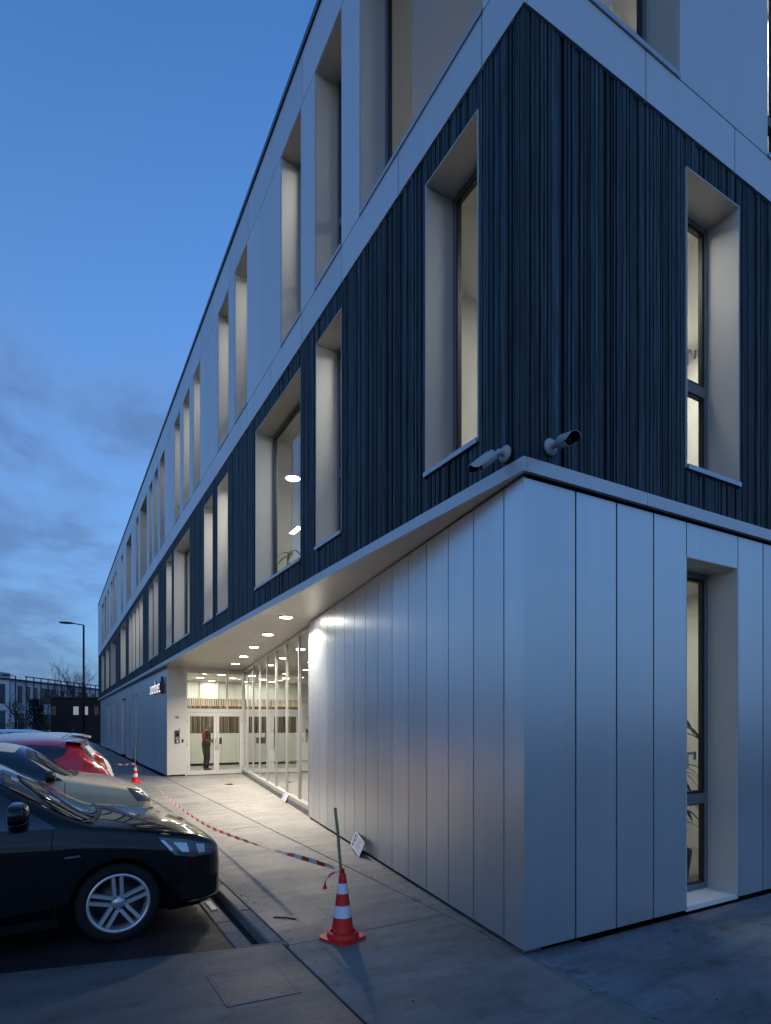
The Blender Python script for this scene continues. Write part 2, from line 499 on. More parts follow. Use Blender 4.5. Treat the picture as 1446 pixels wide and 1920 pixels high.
# parking surface
mb = MB(); mb.prism([(-30, -30), (-1.742, -30), (-1.742, 110), (-30, 110)], -0.15, -0.09)
mb.build('road', M_asph, kind='structure')

# apron across the front (the crossing the camera stands on), its left edge runs from (-1.42,1.10) to (-3.31,1.54) and on
SL = (1.54 - 1.12) / (-3.31 + 1.45)
def fe(x): return 1.12 + (x + 1.45) * SL
pav = link('pavement', None, kind='structure')
J = 0.007
def cslab(poly, z, mat, nm='concrete_slab'):
    o = poly_sheet(nm, poly, z, mat, 0.11, pav)
    bevel(o, 0.006, 1)
    return o
# left apron slabs
cslab([(-1.45 - J, -14), (-1.45 - J, fe(-1.45 - J)), (-6.5, fe(-6.5)), (-6.5, -14)], 0.0, M_conc2)
cslab([(-6.5 - 2 * J, -14), (-6.5 - 2 * J, fe(-6.5 - 2 * J)), (-14, fe(-14)), (-14, -14)], 0.0, M_conc2)
# middle apron slab in front of the cone
cslab([(-1.45 + J, -14), (0.035, -14), (0.035, 1.05), (-1.42, 1.05), (-1.45 + J, 1.02)], 0.0, M_conc)
# pavement strip along the parking
ys = [1.05, 6.2, 11.3, 16.4, 21.5, 26.6, 31.7, 36.8, 41.9, 47.6, 60]
for a, b in zip(ys[:-1], ys[1:]):
    cslab([(-1.42, a + (.0005 if a < 2 else J)), (0.035, a + (.0005 if a < 2 else J)), (0.035, b - J), (-1.42, b - J)], 0.0, M_conc)
# slabs under the overhang
def wx(y): return 0.151 * y
cslab([(0.035 + 2 * J, 0.06), (0.035 + 2 * J, 16.9), (0.72, 16.9), (2.95, 16.9), (1.35, 6.66), (wx(6.66) + .22, 6.66), (wx(0.06) + .22, 0.06)], 0.0, M_conc)
# right hand slabs beside the end wall
cslab([(0.035 + 2 * J, -14), (9, -14), (9, -0.01), (0.6, -0.01), (0.6, 0.045), (0.035 + 2 * J, 0.045)], -0.004, M_conc3)
# kerb stones and gutter along the bays
kx = [1.16, 2.05, 3.05, 4.05, 5.05, 6.05, 7.05, 8.05, 9.05, 10.05, 11.05, 12.05, 13.05, 14.05, 16, 18, 20, 22, 26, 30, 34, 38, 42, 47.6]
for a, b in zip(kx[:-1], kx[1:]):
    o = poly_sheet('kerb_stone', [(-1.535, a + .004), (-1.425, a + .004), (-1.425, b - .004), (-1.535, b - .004)], 0.002, M_kerb, .15, pav)
    bevel(o, .012, 1)
    o = poly_sheet('gutter_stone', [(-1.74, a + .004), (-1.605, a + .004), (-1.605, b - .004), (-1.74, b - .004)], -0.076, M_kerb, .08, pav)
    bevel(o, .008, 1)
mb = MB(); mb.box(-1.604, -1.536, 1.16, 47.6, -.15, -.095); mb.build('drain_channel', M_joint, pav)
mb = MB(); mb.prism([(-1.425, 1.06), (-1.425, 1.155), (-1.74, 1.22), (-1.74, 1.13 + .065), (-1.46, fe(-1.46) + .006)], -.15, -0.003); mb.build('kerb_end', M_kerb, pav)
# manhole cover: recessed concrete lid in the left apron
fr = MB()
P4 = [(-2.10, 0.82), (-1.62, 0.79), (-1.63, 0.26), (-2.09, 0.30)]
def inset(P, d):
    c = Vector((sum(p[0] for p in P) / 4, sum(p[1] for p in P) / 4))
    return [tuple(Vector(p) + (c - Vector(p)).normalized() * d) for p in P]
mh = thing('manhole_cover', 'square concrete manhole lid set flush in the apron in front of the black car', 'manhole cover')
for k in range(4):
    a, b = P4[k], P4[(k + 1) % 4]; ia, ib = inset(P4, .03)[k], inset(P4, .03)[(k + 1) % 4]
    fr.prism([b, a, ia, ib], -.02, .004)
recalc(fr.build('rim', M_conc2, mh))
mb = MB(); mb.prism(inset(P4, .0318)[::-1], -.02, .0036); recalc(mb.build('lid', M_conc2, mh))

# grit, leaf scraps and small stones, thickest along the joints, the kerb and the foot of the walls
rg = random.Random(12)
for nm_, mat_, cnt in (('grit', M_joint, 900), ('pale_grit', M_kerb, 500)):
    mb = MB()
    for k in range(cnt):
        q = rg.random()
        if q < .28: x = rg.gauss(.042, .03); y = rg.uniform(-3, 16)
        elif q < .5: y = rg.uniform(.1, 6.6); x = wx(y) - abs(rg.gauss(.02, .05))
        elif q < .68: x = -1.40 + abs(rg.gauss(0, .08)); y = rg.uniform(1.1, 14)
        elif q < .80: x = rg.uniform(.1, 5); y = -abs(rg.gauss(.02, .10))
        else: x = rg.uniform(-3.0, 4); y = rg.uniform(-2.6, 14)
        if y > 0 and x > wx(min(y, 6.6)) - .005 and y < 6.7: continue
        if x < -1.41 and y > fe(x) - .05: continue
        if x > .5 and 0 < y: continue
        r = rg.uniform(.002, .0075) * (1.3 if q >= .8 else 1); a = rg.uniform(0, PI)
        e = rg.uniform(.6, 1.8); z = .001
        u1 = Vector((math.cos(a), math.sin(a), 0)) * r * e; v1 = Vector((-math.sin(a), math.cos(a), 0)) * r
        c = Vector((x, y, z))
        mb.add([c + u1, c + v1, c - u1, c - v1, c + Vector((0, 0, r * .8))], [(0, 1, 4), (1, 2, 4), (2, 3, 4), (3, 0, 4)])
    mb.build(nm_, mat_, kind='stuff')

# ================================================================== THE OFFICE BUILDING
B = thing('office_building', 'three storey office block with black timber middle band, pale panels above and silver corner base', 'building')
LEN, DEP = 47.6, 14.0
Z0, Z1, Z2, Z3, ZR = 3.53, 3.63, 6.93, 7.36, 10.96
ZT = 10.21
F1 = [(0.53, 1.28), (3.11, 3.87), (4.44, 6.51), (8.35, 9.17), (9.62, 10.43), (12.12, 14.30), (14.72, 15.62), (17.26, 18.26), (18.50, 19.45),
      (21.12, 22.1), (22.26, 23.36), (23.56, 24.62), (24.80, 25.98), (27.40, 29.80), (32.70, 36.0), (37.10, 39.9), (41.40, 43.9)]
F2 = [(0.46, 2.58), (3.09, 3.87), (4.40, 5.19), (6.99, 7.76), (8.26, 9.07), (10.83, 11.55), (12.07, 12.87), (13.36, 14.17), (15.89, 16.78),
      (17.25, 18.0), (18.51, 19.24), (19.89, 21.84), (22.35, 23.14), (24.93, 26.93), (28.55, 29.51), (32.17, 32.95), (33.4, 34.3),
      (34.7, 35.8), (37.4, 38.5), (39.4, 40.8), (41.8, 43.6)]
E1 = [(1.92, 2.72), (5.1, 5.9), (8.2, 9.0)]
E2 = [(0.56, 1.77), (3.22, 4.02), (6.4, 7.2)]
S1, T1 = 3.985, 6.655       # sill and head of the first floor openings
S2, T2 = 7.375, ZT          # second floor

# frames of reference: side A = long facade (x = 0, runs along y), side E = end wall (y = 0, runs along x)
def P(side, s, d, z):
    return (d, s, z) if side == 'A' else (s, d, z)
def fbox(mb, side, s0, s1, d0, d1, z0, z1, mi=0):
    if side == 'A': mb.box(d0, d1, s0, s1, z0, z1, mi)
    else: mb.box(s0, s1, d0, d1, z0, z1, mi)
def fslab(name, mat, parent, side, s0, s1, d0, d1, z0, z1, **k):
    if side == 'A': return slab(name, mat, parent, d0, d1, s0, s1, z0, z1, **k)
    return slab(name, mat, parent, s0, s1, d0, d1, z0, z1, **k)

def backing(side, wins, z0, z1, s0, s1, sill, head, d0=.035, d1=.29):
    """the wall behind the cladding, in pieces round the openings"""
    mb = MB()
    prev = s0
    for a, b in wins:
        fbox(mb, side, prev, a - .016, d0, d1, z0, z1)
        fbox(mb, side, a - .016, b + .016, d0, d1, z0, sill - .016)
        fbox(mb, side, a - .016, b + .016, d0, d1, head + .016, z1)
        prev = b + .016
    fbox(mb, side, prev, s1, d0, d1, z0, z1)
    mb.build('wall', M_back, B)
backing('A', F1, Z0 + .03, Z2, .29, LEN, S1, T1)
backing('A', F2, Z2, ZR - .06, .29, LEN, S2, T2)
backing('E', E1, Z0 + .03, Z2, .036, DEP, S1, T1)
backing('E', E2, Z2, ZR - .06, .036, DEP, S2, T2)

def window(side, a, b, z0, z1, transom=None, handle=True, dep=.29, front=-.02, sash='full', sillmat=None, sillout=.024):
    """one deep-set window: reveal lining, sill, frame, panes, gasket"""
    w = link('window', None, B)
    mb = MB(); t = .014
    fbox(mb, side, a - t, a, front, dep + .05, z0, z1)
    fbox(mb, side, b, b + t, front, dep + .05, z0, z1)
    fbox(mb, side, a - t, b + t, front, dep + .05, z1, z1 + t)
    fbox(mb, side, a - t, b + t, front + .03, dep + .05, z0 - t, z0)
    mb.build('reveal', M_reveal, w)
    mb = MB()
    fbox(mb, side, a - .012, b + .012, front - sillout + .012, dep - .002, z0 - .002, z0 + .026)
    fbox(mb, side, a - .012, b + .012, front - sillout, front - sillout + .010, z0 - .018, z0 + .024)
    mb.build('sill', sillmat or M_sill, w)
    fw = .055
    zb = z0 + .028
    mb = MB()
    d0, d1 = dep, dep + .065
    fbox(mb, side, a + .001, a + fw, d0, d1, zb, z1 - .001)
    fbox(mb, side, b - fw, b - .001, d0, d1, zb, z1 - .001)
    fbox(mb, side, a + fw, b - fw, d0, d1, zb, zb + fw)
    fbox(mb, side, a + fw, b - fw, d0, d1, z1 - fw, z1 - .001)
    if transom: fbox(mb, side, a + fw, b - fw, d0 - .004, d1, transom - .05, transom + .05)
    mb.build('frame', M_frame, w)
    # black gasket lines and panes
    parts = [(zb + fw, z1 - fw)] if not transom else [(zb + fw, transom - .05), (transom + .05, z1 - fw)]
    for q, (p0, p1) in enumerate(parts):
        mb = MB(); gk = .028 if (transom and q == 1) else .014
        fbox(mb, side, a + fw, a + fw + gk, d0 + .008, d0 + .05, p0, p1)
        fbox(mb, side, b - fw - gk, b - fw, d0 + .008, d0 + .05, p0, p1)
        fbox(mb, side, a + fw + gk, b - fw - gk, d0 + .008, d0 + .05, p0, p0 + gk)
        fbox(mb, side, a + fw + gk, b - fw - gk, d0 + .008, d0 + .05, p1 - gk, p1)
        mb.build('gasket', M_gasket, w)
        mb = MB(); e = .03
        c = [P(side, a + e, d0 + .030, p0), P(side, b - e, d0 + .030, p0), P(side, b - e, d0 + .030, p1), P(side, a + e, d0 + .030, p1)]
        mb.add(c, [(0, 1, 2, 3)])
        mb.build('pane', M_glass, w)
    if transom and handle:
        mb = MB(); hz = transom + .42
        s = b - fw - .05
        fbox(mb, side, s - .015, s + .015, d1 + .001, d1 + .02, hz - .04, hz + .04)
        fbox(mb, side, s - .10, s + .012, d1 + .02, d1 + .04, hz + .012, hz + .034)
        fbox(mb, side, s - .10, s - .08, d1 + .02, d1 + .04, hz - .13, hz + .012)
        mb.build('handle', M_sill, w)
    return w

for i, (a, b) in enumerate(F1): window('A', a, b, S1, T1, 5.0 if (b - a < 1.0 and i not in (0,)) else None, handle=i < 5, front=-.014)
for i, (a, b) in enumerate(F2): window('A', a, b, S2, T2, 8.32 if (b - a < 1.0) else None, handle=i < 3, front=-.018)
for a, b in E1: window('E', a, b, S1, T1, 5.0, front=-.014)
for a, b in E2: window('E', a, b, S2, T2, 8.32 if b - a < 1 else None, front=-.018)

# ---- timber slats of the middle band (each board that can be told apart is a part; the far run is one joined part)
rs = random.Random(3)
far = MB()
count = 0
def run(side, s0, s1, zz, near):
    global count
    s = s0
    while s < s1 - .004:
        w = rs.choice((.020, .026, .030, .034, .040, .044, .054))
        gap = rs.choice((.007, .010, .012, .016))
        if rs.random() < .05: gap = .022
        e = min(s + w, s1)
        if s1 - e < .03: e = s1
        d = rs.choice((-.017, -.015, -.013, -.012, -.011, -.011, .0))
        for z0, z1 in zz:
            if near and count < 296:
                fslab('wood_slat', M_wood, B, side, s, e - gap * .5 if e < s1 else e, d, .033, z0, z1); count += 1
            else:
                fbox(far, side, s, e - gap * .5 if e < s1 else e, d, .033, z0, z1)
        s = e + gap * .5
def band(side, wins, s0, s1, near_to):
    prev = s0
    zf = [(Z1 - .03, Z2 + .004)]
    zs = [(Z1 - .03, S1 - .034), (T1 + .016, Z2 + .004)]
    for a, b in wins:
        run(side, prev, a - .016, zf, prev < near_to)
        run(side, a - .016, b + .016, zs, prev < near_to)
        prev = b + .016
    run(side, prev, s1, zf, prev < near_to)
band('E', E1, -.012, 4.6, 4)
band('A', F1, .036, LEN, 30)
fo = far.build('wood_cladding', M_wood, B, kind='stuff')
mb = MB(); mb.box(4.65, DEP, -.01, .033, Z1 - .03, Z2); mb.build('wood_cladding', M_wood, B)
# corner post of the timber band
slab('wood_slat', M_wood, B, -.014, .033, -.010, .032, Z1 - .03, Z2 + .003)

# ---- pale panels of the upper storey
G_ = .0068
def panel(side, s0, s1, z0, z1, d0=-.028, d1=.0):
    return fslab('facade_panel', M_white, B, side, s0 + G_, s1 - G_, d0, d1, z0 + G_, z1 - G_)
def stops(first, step, end): 
    o = [first]
    while o[-1] + step < end - .3: o.append(o[-1] + step)
    return o + [end]
for a, b in zip(*(lambda q: (q[:-1], q[1:]))([-.034, .455] + stops(1.755, 1.30, LEN))):
    panel('A', a, b, Z2, Z3); 
for a, b in zip(*(lambda q: (q[:-1], q[1:]))([-.034, .455] + stops(1.755, 1.285, LEN))):
    panel('A', a, b, ZT + .01, ZR - .035)
for a, b in zip(*(lambda q: (q[:-1], q[1:]))([0.0] + stops(1.33, 1.30, DEP))):
    panel('E', a, b, Z2, Z3); panel('E', a, b, ZT + .01, ZR - .035)
def piers(side, wins, s0, s1):
    prev = s0
    for a, b in list(wins) + [(s1, s1)]:
        L = a - .014 - prev
        if L > .02:
            n = max(1, round(L / .95))
            # uneven widths, as on site
            cuts = [prev + L * k / n for k in range(n + 1)]
            for k in range(1, n): cuts[k] += rs.uniform(-.12, .12)
            for c, d in zip(cuts[:-1], cuts[1:]): panel(side, c, d, Z3, ZT + .01)
        prev = b + .014
piers('A', F2, -.034, LEN)
piers('E', E2, 0.0, DEP)
mb = MB()
mb.box(-.028, DEP + .03, LEN, LEN + .02, Z2, ZR - .03)
mb.build('end_panel', M_white, B)
# coping with its dark shadow gap, roof slab
mb = MB()
mb.box(-.055, .20, -.055, LEN + .06, ZR + .01, ZR + .05); mb.box(.20, DEP, -.055, .20, ZR + .01, ZR + .05)
mb.box(-.055, -.045, -.055, LEN + .06, ZR - .03, ZR + .01); mb.box(-.045, DEP, -.055, -.045, ZR - .03, ZR + .01)
mb.build('coping', M_coping, B)
mb = MB(); mb.box(-.010, .03, .03, LEN, ZR - .06, ZR - .001); mb.box(-.010, DEP, -.010, .03, ZR - .06, ZR - .001); mb.build('parapet', M_back, B)
mb = MB(); mb.box(.30, DEP, .30, LEN, 10.55, 10.80); mb.build('roof', M_coping, B)
# rest of the shell, unseen sides
mb = MB(); mb.box(DEP, DEP + .2, 0.3, LEN, 0, 10.9); mb.box(.3, DEP, LEN - .3, LEN - .001, 0, 10.54); mb.build('rear_wall', M_fascia, B)

# ---- aluminium fascia under the timber and the soffit of the overhang
fj = [-.05] + [3.05 * k + 2.1 for k in range(15)] + [LEN]
for a, b in zip(fj[:-1], fj[1:]):
    mb = MB(); mb.box(-.05, -.012, a + .002, b - .002, Z0 - .004, Z1); mb.box(-.012, .034, a + .002, b - .002, Z1 - .038, Z1 - .031)
    mb.build('fascia', M_fascia, B)
fj = [-.012, 1.32, 4.3, 7.3, 10.3, DEP]
for a, b in zip(fj[:-1], fj[1:]):
    mb = MB(); mb.box(a + .002, b - .002, -.05, -.012, Z0 - .004, Z1); mb.box(a + .002, b - .002, -.012, .034, Z1 - .038, Z1 - .031)
    mb.build('fascia', M_fascia, B)
def wl(y): return .151 * y                 # the slanting silver wall
def gl(y): return 1.12 + (y - 6.62) * .1535   # the glass wall behind it
YD = 16.55                                  # the door wall
yy = [0.03, .9, 2.15, 4.2, 6.25, 8.3, 10.35, 12.4, 14.45, 16.62]
for a, b in zip(yy[:-1], yy[1:]):
    mb = MB()
    ra = (wl(a) if a < 6.6 else gl(a)) + .07; rb = (wl(b) if b < 6.65 else gl(b)) + .07
    mb.prism([(-.010, a + .003), (ra, a + .003), (rb, b - .003), (-.010, b - .003)], Z0, Z0 + .02)
    mb.build('soffit_panel', M_soffit, B)

# ---- silver corner: slanting wall (side S) and end wall
mb = MB(); mb.prism([(.06, .06), (wl(.4) + .032, .4), (wl(6.62) + .02, 6.64), (wl(6.62) + .25, 6.62), (.42, .24), (.42, .03)], .02, Z0 + .025); mb.build('wall', M_back, B)
mb = MB(); mb.box(.42, 1.925, .03, .28, .02, Z0 + .02); mb.box(2.735, DEP, .03, .28, .02, Z0 + .02); mb.box(1.925, 2.735, .03, .28, 3.206, Z0 + .02); mb.build('wall', M_back, B)
cuts = [.0, .27] + [.27 + .465 * k for k in range(1, 14)] 
cuts = [c for c in cuts if c < 6.5] + [6.62]
u = Vector((.151, 1, 0)).normalized(); n_ = Vector((-u.y, u.x, 0))
for i, (a, b) in enumerate(zip(cuts[:-1], cuts[1:])):
    mb = MB()
    p0 = Vector((wl(a), a, 0)) + u * (.007 if i else 0.0); p1 = Vector((wl(b), b, 0)) - u * .007
    q0, q1 = p0 - n_ * .028, p1 - n_ * .028
    if i == 0: q0 = Vector((.03, .03, 0))
    if b > 6.6: q1 = p1 - n_ * .02
    mb.prism([tuple(p0.xy), tuple(q0.xy), tuple(q1.xy), tuple(p1.xy)], .036, Z0 - .012)
    o = mb.build('cladding_panel', M_silver, B); recalc(o)
# return edge of the slanting wall at the glass
mb = MB(); p = Vector((wl(6.62), 6.62, 0)) + u * .001
mb.obox((p.x + .10, p.y + .012, 1.78), (1, -.15, 0), u, (0, 0, 1), .10, .008, 1.73); mb.build('end_panel', M_silver, B)
# end wall panels
ej = [0.0, .53, 1.0, 1.47, 1.93, 2.73, 3.17, 3.64, 4.11, 4.58]
for a, b in zip(ej[:-1], ej[1:]):
    g0 = .0085
    if abs(a - 1.93) < .01:
        slab('cladding_panel', M_silver, B, a + g0 * .4, b - g0 * .4, .0, .028, 3.195, Z0 - .028)
        continue
    if a == 0:
        mb = MB(); mb.prism([(0.0, 0.0), (b - g0, 0.0), (b - g0, .028), (.032, .028)], .036, Z0 - .028)
        recalc(mb.build('cladding_panel', M_silver, B)); continue
    slab('cladding_panel', M_silver, B, a + g0, b - g0, .0, .028, .036, Z0 - .028)
slab('cladding_panel', M_silver, B, 4.59, DEP, .0, .028, .036, Z0 - .028)
window('E', 1.937, 2.722, .035, 3.19, .96, front=.002, sillmat=M_inwall, sillout=.0)

# ---- ground floor beyond the entrance (recessed 0.15), column between
FX = .15
GW = [(24.1, 24.9), (25.5, 26.3), (29.0, 31.2), (35.2, 36.2), (39.0, 40.4)]
mb = MB(); prev = YD + .03
for a, b in GW:
    mb.box(FX + .03, FX + .25, prev, a, .02, Z0); mb.box(FX + .03, FX + .25, a, b, 3.0, Z0); prev = b
mb.box(FX + .03, FX + .25, prev, LEN - .3, .02, Z0); mb.build('wall', M_back, B)
pc = YD
prev = YD
for a, b in GW + [(LEN, LEN)]:
    L = a - prev; n = max(1, round(L / 1.25)) if prev > YD else 3
    for k in range(n):
        slab('cladding_panel', M_silver, B, FX, FX + .029, prev + L * k / n + (.004 if (k or prev > YD) else -.0), prev + L * (k + 1) / n - .004, .036, Z0 - .012)
    if a < LEN:
        slab('cladding_panel', M_silver, B, FX, FX + .029, a + .004, b - .004, 3.01, Z0 - .012)
        mb = MB(); mb.box(FX + .12, FX + .14, a, b, .05, 3.0); mb.build('dark_window', M_lens, B)
        mb = MB(); mb.box(FX + .028, FX + .14, a, a + .02, .05, 3.0); mb.box(FX + .028, FX + .14, b - .02, b, .05, 3.0); mb.build('reveal', M_silver, B)
    prev = b
slab('entrance_pier', M_reveal, B, FX + .002, .715, YD - .012, YD + .015, .05, Z0 - .002)
mb = MB(); mb.box(FX + .03, .71, YD + .016, YD + .2, .02, Z0 - .002); mb.build('wall', M_back, B)
mb = MB(); mb.box(-.010, .72, YD + .07, LEN, Z0, Z0 + .02); mb.build('soffit_panel', M_soffit, B)

# ---- door wall
X0, X1 = .72, 2.66
dw = link('door_wall', None, B)
mb = MB()
mb.box(X0, X0 + .06, YD, YD + .10, .0, Z0); mb.box(X1 - .06, X1, YD, YD + .10, .0, Z0)
mb.box(X0 + .06, X1 - .06, YD - .005, YD + .10, 2.075, 2.20); mb.box(X0 + .06, X1 - .06, YD, YD + .10, Z0 - .16, Z0 - .001)
mb.box(2.06, 2.10, YD, YD + .08, 2.20, Z0 - .16)
mb.build('frame', M_doorframe, dw)
for a, b in ((X0 + .06, 2.06), (2.10, X1 - .06)):
    mb = MB(); mb.add([(a, YD + .05, 2.20), (b, YD + .05, 2.20), (b, YD + .05, Z0 - .16), (a, YD + .05, Z0 - .16)], [(0, 1, 2, 3)]); mb.build('pane', M_cglass, dw)
def leaf(x0, x1, hx):
    d = link('door', None, B)
    mb = MB(); f = .085
    mb.box(x0, x0 + f, YD + .01, YD + .07, .02, 2.07); mb.box(x1 - f, x1, YD + .01, YD + .07, .02, 2.07)
    mb.box(x0 + f, x1 - f, YD + .01, YD + .07, .02, .15); mb.box(x0 + f, x1 - f, YD + .01, YD + .07, 1.95, 2.07)
    o = mb.build('frame', M_doorframe, d)
    mb = MB(); mb.add([(x0 + f, YD + .04, .15), (x1 - f, YD + .04, .15), (x1 - f, YD + .04, 1.95), (x0 + f, YD + .04, 1.95)], [(0, 1, 2, 3)]); mb.build('pane', M_cglass, d)
    mb = MB(); mb.tube([(hx, YD - .01, .85), (hx, YD - .05, .88), (hx, YD - .05, 1.25), (hx, YD - .01, 1.28)], .012, 8); mb.build('handle', M_mullion, d)
    mb = MB()
    xh = x0 if hx > (x0 + x1) / 2 else x1
    for hz in (.3, 1.05, 1.8): mb.tube([(xh, YD + .0, hz - .05), (xh, YD + .0, hz + .05)], .014, 8)
    mb.build('hinge', M_mullion, d)
leaf(X0 + .065, 1.72, 1.69)
leaf(1.725, X1 - .065, 1.76)

# ---- curtain wall: mullions, panes, rails on a plinth
cw = link('curtain_wall', None, B)
g0 = Vector((gl(6.63), 6.63, 0)); g1 = Vector((gl(16.45), 16.45, 0)); gu = (g1 - g0).normalized(); gn = Vector((-gu.y, gu.x, 0)); gL = (g1 - g0).length
mb = MB(); c = (g0 + g1) / 2 + gn * .05
mb.obox((c.x, c.y, .055), gu, gn, (0, 0, 1), gL / 2, .03, .055); mb.build('plinth', M_kerb, cw)
mb = MB(); c = (g0 + g1) / 2
mb.obox((c.x, c.y, .15), gu, gn, (0, 0, 1), gL / 2, .06, .03); mb.obox((c.x, c.y, Z0 - .035), gu, gn, (0, 0, 1), gL / 2, .05, .034)
mb.build('rail', M_mullion, cw)
ms = [0.0, 1.28, 2.58, 3.88, 5.18, 6.48, 7.78, 9.0, gL - .04]
for i, s in enumerate(ms):
    mb = MB(); c = g0 + gu * s
    mb.obox((c.x - gn.x * .012, c.y - gn.y * .012, 1.82), gu, gn, (0, 0, 1), .026, .036, 1.64); mb.build('mullion', M_mullion, cw)
for a, b in zip(ms[:-1], ms[1:]):
    p, q = g0 + gu * (a + .027), g0 + gu * (b - .027)
    mb = MB(); mb.add([(p.x, p.y, .18), (q.x, q.y, .18), (q.x, q.y, Z0 - .07), (p.x, p.y, Z0 - .07)], [(0, 1, 2, 3)]); mb.build('pane', M_cglass, cw)

# ---- interiors that show through the glass
def quad(name, mat, pts, parent=B): 
    m = MB(); m.add(pts, [(0, 1, 2, 3)]); return m.build(name, mat, parent)
def lamp(name, kind, loc, size, power, col=(1, .92, .8), parent=None, sy=None, rot=(0, 0, 0), spread=PI):
    l = bpy.data.lights.new(name, 'AREA'); l.shape = kind; l.size = size
    if sy: l.size_y = sy
    l.energy = power * LAMP; l.color = col; l.spread = spread
    o = bpy.data.objects.new(name, l); COL.objects.link(o); o.location = loc; o.rotation_euler = rot
    if parent: o.parent = parent
    return o
WARM = (1.0, .955, .87)
M_panelglow = emis('light_panel', WARM, 1.6)
def ceil_lamp(x, y, z, sx, sy, power, col=WARM):
    c = link('ceiling_light', None, B)
    mb = MB(); mb.box(x - sx / 2 - .02, x + sx / 2 + .02, y - sy / 2 - .02, y + sy / 2 + .02, z + .006, z + .049); mb.build('housing', M_doorframe, c)
    mb = MB(); mb.box(x - sx / 2, x + sx / 2, y - sy / 2, y + sy / 2, z + .003, z + .0059); mb.build('diffuser', M_panelglow, c)
    lamp('tube', 'RECTANGLE', (x, y, z), sx, power, col, c, sy)
# upper floors: a row of rooms along each side
for (zf, zc, wins) in ((Z0 + .12, 6.75, F1), (Z2 + .12, 10.3, F2)):
    quad('room_floor', M_infloor, [(.36, .36, zf), (DEP, .36, zf), (DEP, LEN - .3, zf), (.36, LEN - .3, zf)])
    quad('room_ceiling', M_inceil, [(.29, .29, zc), (.29, LEN - .3, zc), (DEP, LEN - .3, zc), (DEP, .29, zc)])
    quad('room_wall', M_inwall, [(4.6, 4.2, zf), (4.6, LEN - .3, zf), (4.6, LEN - .3, zc), (4.6, 4.2, zc)])
    quad('room_wall', M_inwall, [(4.6, 4.2, zf), (DEP, 4.2, zf), (DEP, 4.2, zc), (4.6, 4.2, zc)])
    for yw in ((2.3, 8.0, 11.4, 16.9, 20.6, 26.6, 31.5, 36.6, 41.0) if zf < 5 else (6.1, 10.2, 15.1, 19.6, 24.2, 30.5, 36.8)):
        mb = MB(); mb.box(.36, 4.6, yw, yw + .1, zf, zc); mb.build('partition', M_inwall, B)
    mb = MB(); mb.box(4.55, 4.65, .36, 4.2, zf, zc); mb.build('partition', M_inwall, B)
PW = 1.0
# (distance along the facade, power): the lamps hang just inside the windows they light
for y, p in ((3.3, 7), (5.0, 6.5), (8.5, 8), (9.75, 7), (12.6, 9), (14.85, 6), (17.5, 2.5), (18.7, 2.5), (21.3, 4), (22.5, 4), (23.8, 4), (25.1, 2), (28, 8), (33.2, 3), (37.8, 4), (42, 2)):
    ceil_lamp(1.15, y, 6.70, 1.0, .25, p * PW)
ceil_lamp(1.6, .66, 6.70, .9, .45, 3.2 * PW)
ceil_lamp(4.0, .66, 6.70, .6, .4, 15 * PW)  # extra lamp added out of sight to brighten the corner room walls
for y, p in ((4.6, 9), (7.1, 7), (8.4, 6), (11.0, 6), (12.2, 5), (13.5, 4), (16.1, 1.2), (17.4, 1.2), (18.6, 1.2), (20.3, .8), (22.5, .8), (25.4, 1), (28.8, 2.5), (32.4, 3), (35, 2), (38, 2), (42.5, 2)):
    ceil_lamp(1.15, y, 10.25, 1.0, .25, p * .8)
ceil_lamp(4.2, 1.0, 10.25, .3, .8, 12 * PW)
# ground floor corner room
quad('room_floor', M_infloor, [(1.3, .36, .03), (4.6, .36, .03), (4.6, 3.65, .03), (1.3, 3.65, .03)])
quad('room_ceiling', M_inceil, [(1.3, .29, 3.44), (1.3, 3.65, 3.44), (4.6, 3.65, 3.44), (4.6, .29, 3.44)])
mb = MB(); mb.box(1.3, 4.6, 3.6, 3.7, .03, 3.44); mb.box(4.55, 4.65, .3, 3.6, .03, 3.44); mb.box(1.25, 1.35, .3, 3.6, .03, 3.44); mb.build('partition', M_inwall, B)
ceil_lamp(2.9, 1.7, 3.40, 1.2, .3, 5 * PW)
# lobby
M_discglow = emis('round_light_face', (1.0, .94, .84), 4.0)
mb = MB(); mb.add([(gl(6.7) + .08, 6.7, .025), (11, 6.7, .025), (11, 24, .025), (.45, 24, .025), (.45, YD + .03, .025), (gl(16.5) + .08, YD + .03, .025)], [(0, 1, 2, 3, 4, 5)]); mb.build('lobby_floor', M_infloor, B)
quad('lobby_ceiling', M_inceil, [(1.2, 6.7, Z0 - .01), (gl(16.5) + .07, 16.6, Z0 - .01), (11, 16.6, Z0 - .01), (11, 6.7, Z0 - .01)])
quad('lobby_ceiling', M_inceil, [(.3, 16.66, Z0 - .011), (.3, 24, Z0 - .011), (11, 24, Z0 - .011), (11, 16.66, Z0 - .011)])
mb = MB(); mb.box(.41, 11, 22.4, 22.5, .02, Z0); mb.box(11, 11.1, 6.7, 22.4, .02, Z0); mb.box(1.4, 11, 6.64, 6.70, .02, Z0); mb.box(.41, .46, YD + .2, 22.4, .02, Z0 - .02); mb.build('lobby_wall', M_deskwhite, B)
for k in range(10):
    slab('wall_fin', M_deskwhite, B, .9 + .75 * k, .93 + .75 * k, 22.33, 22.398, 2.0, Z0 - .02)
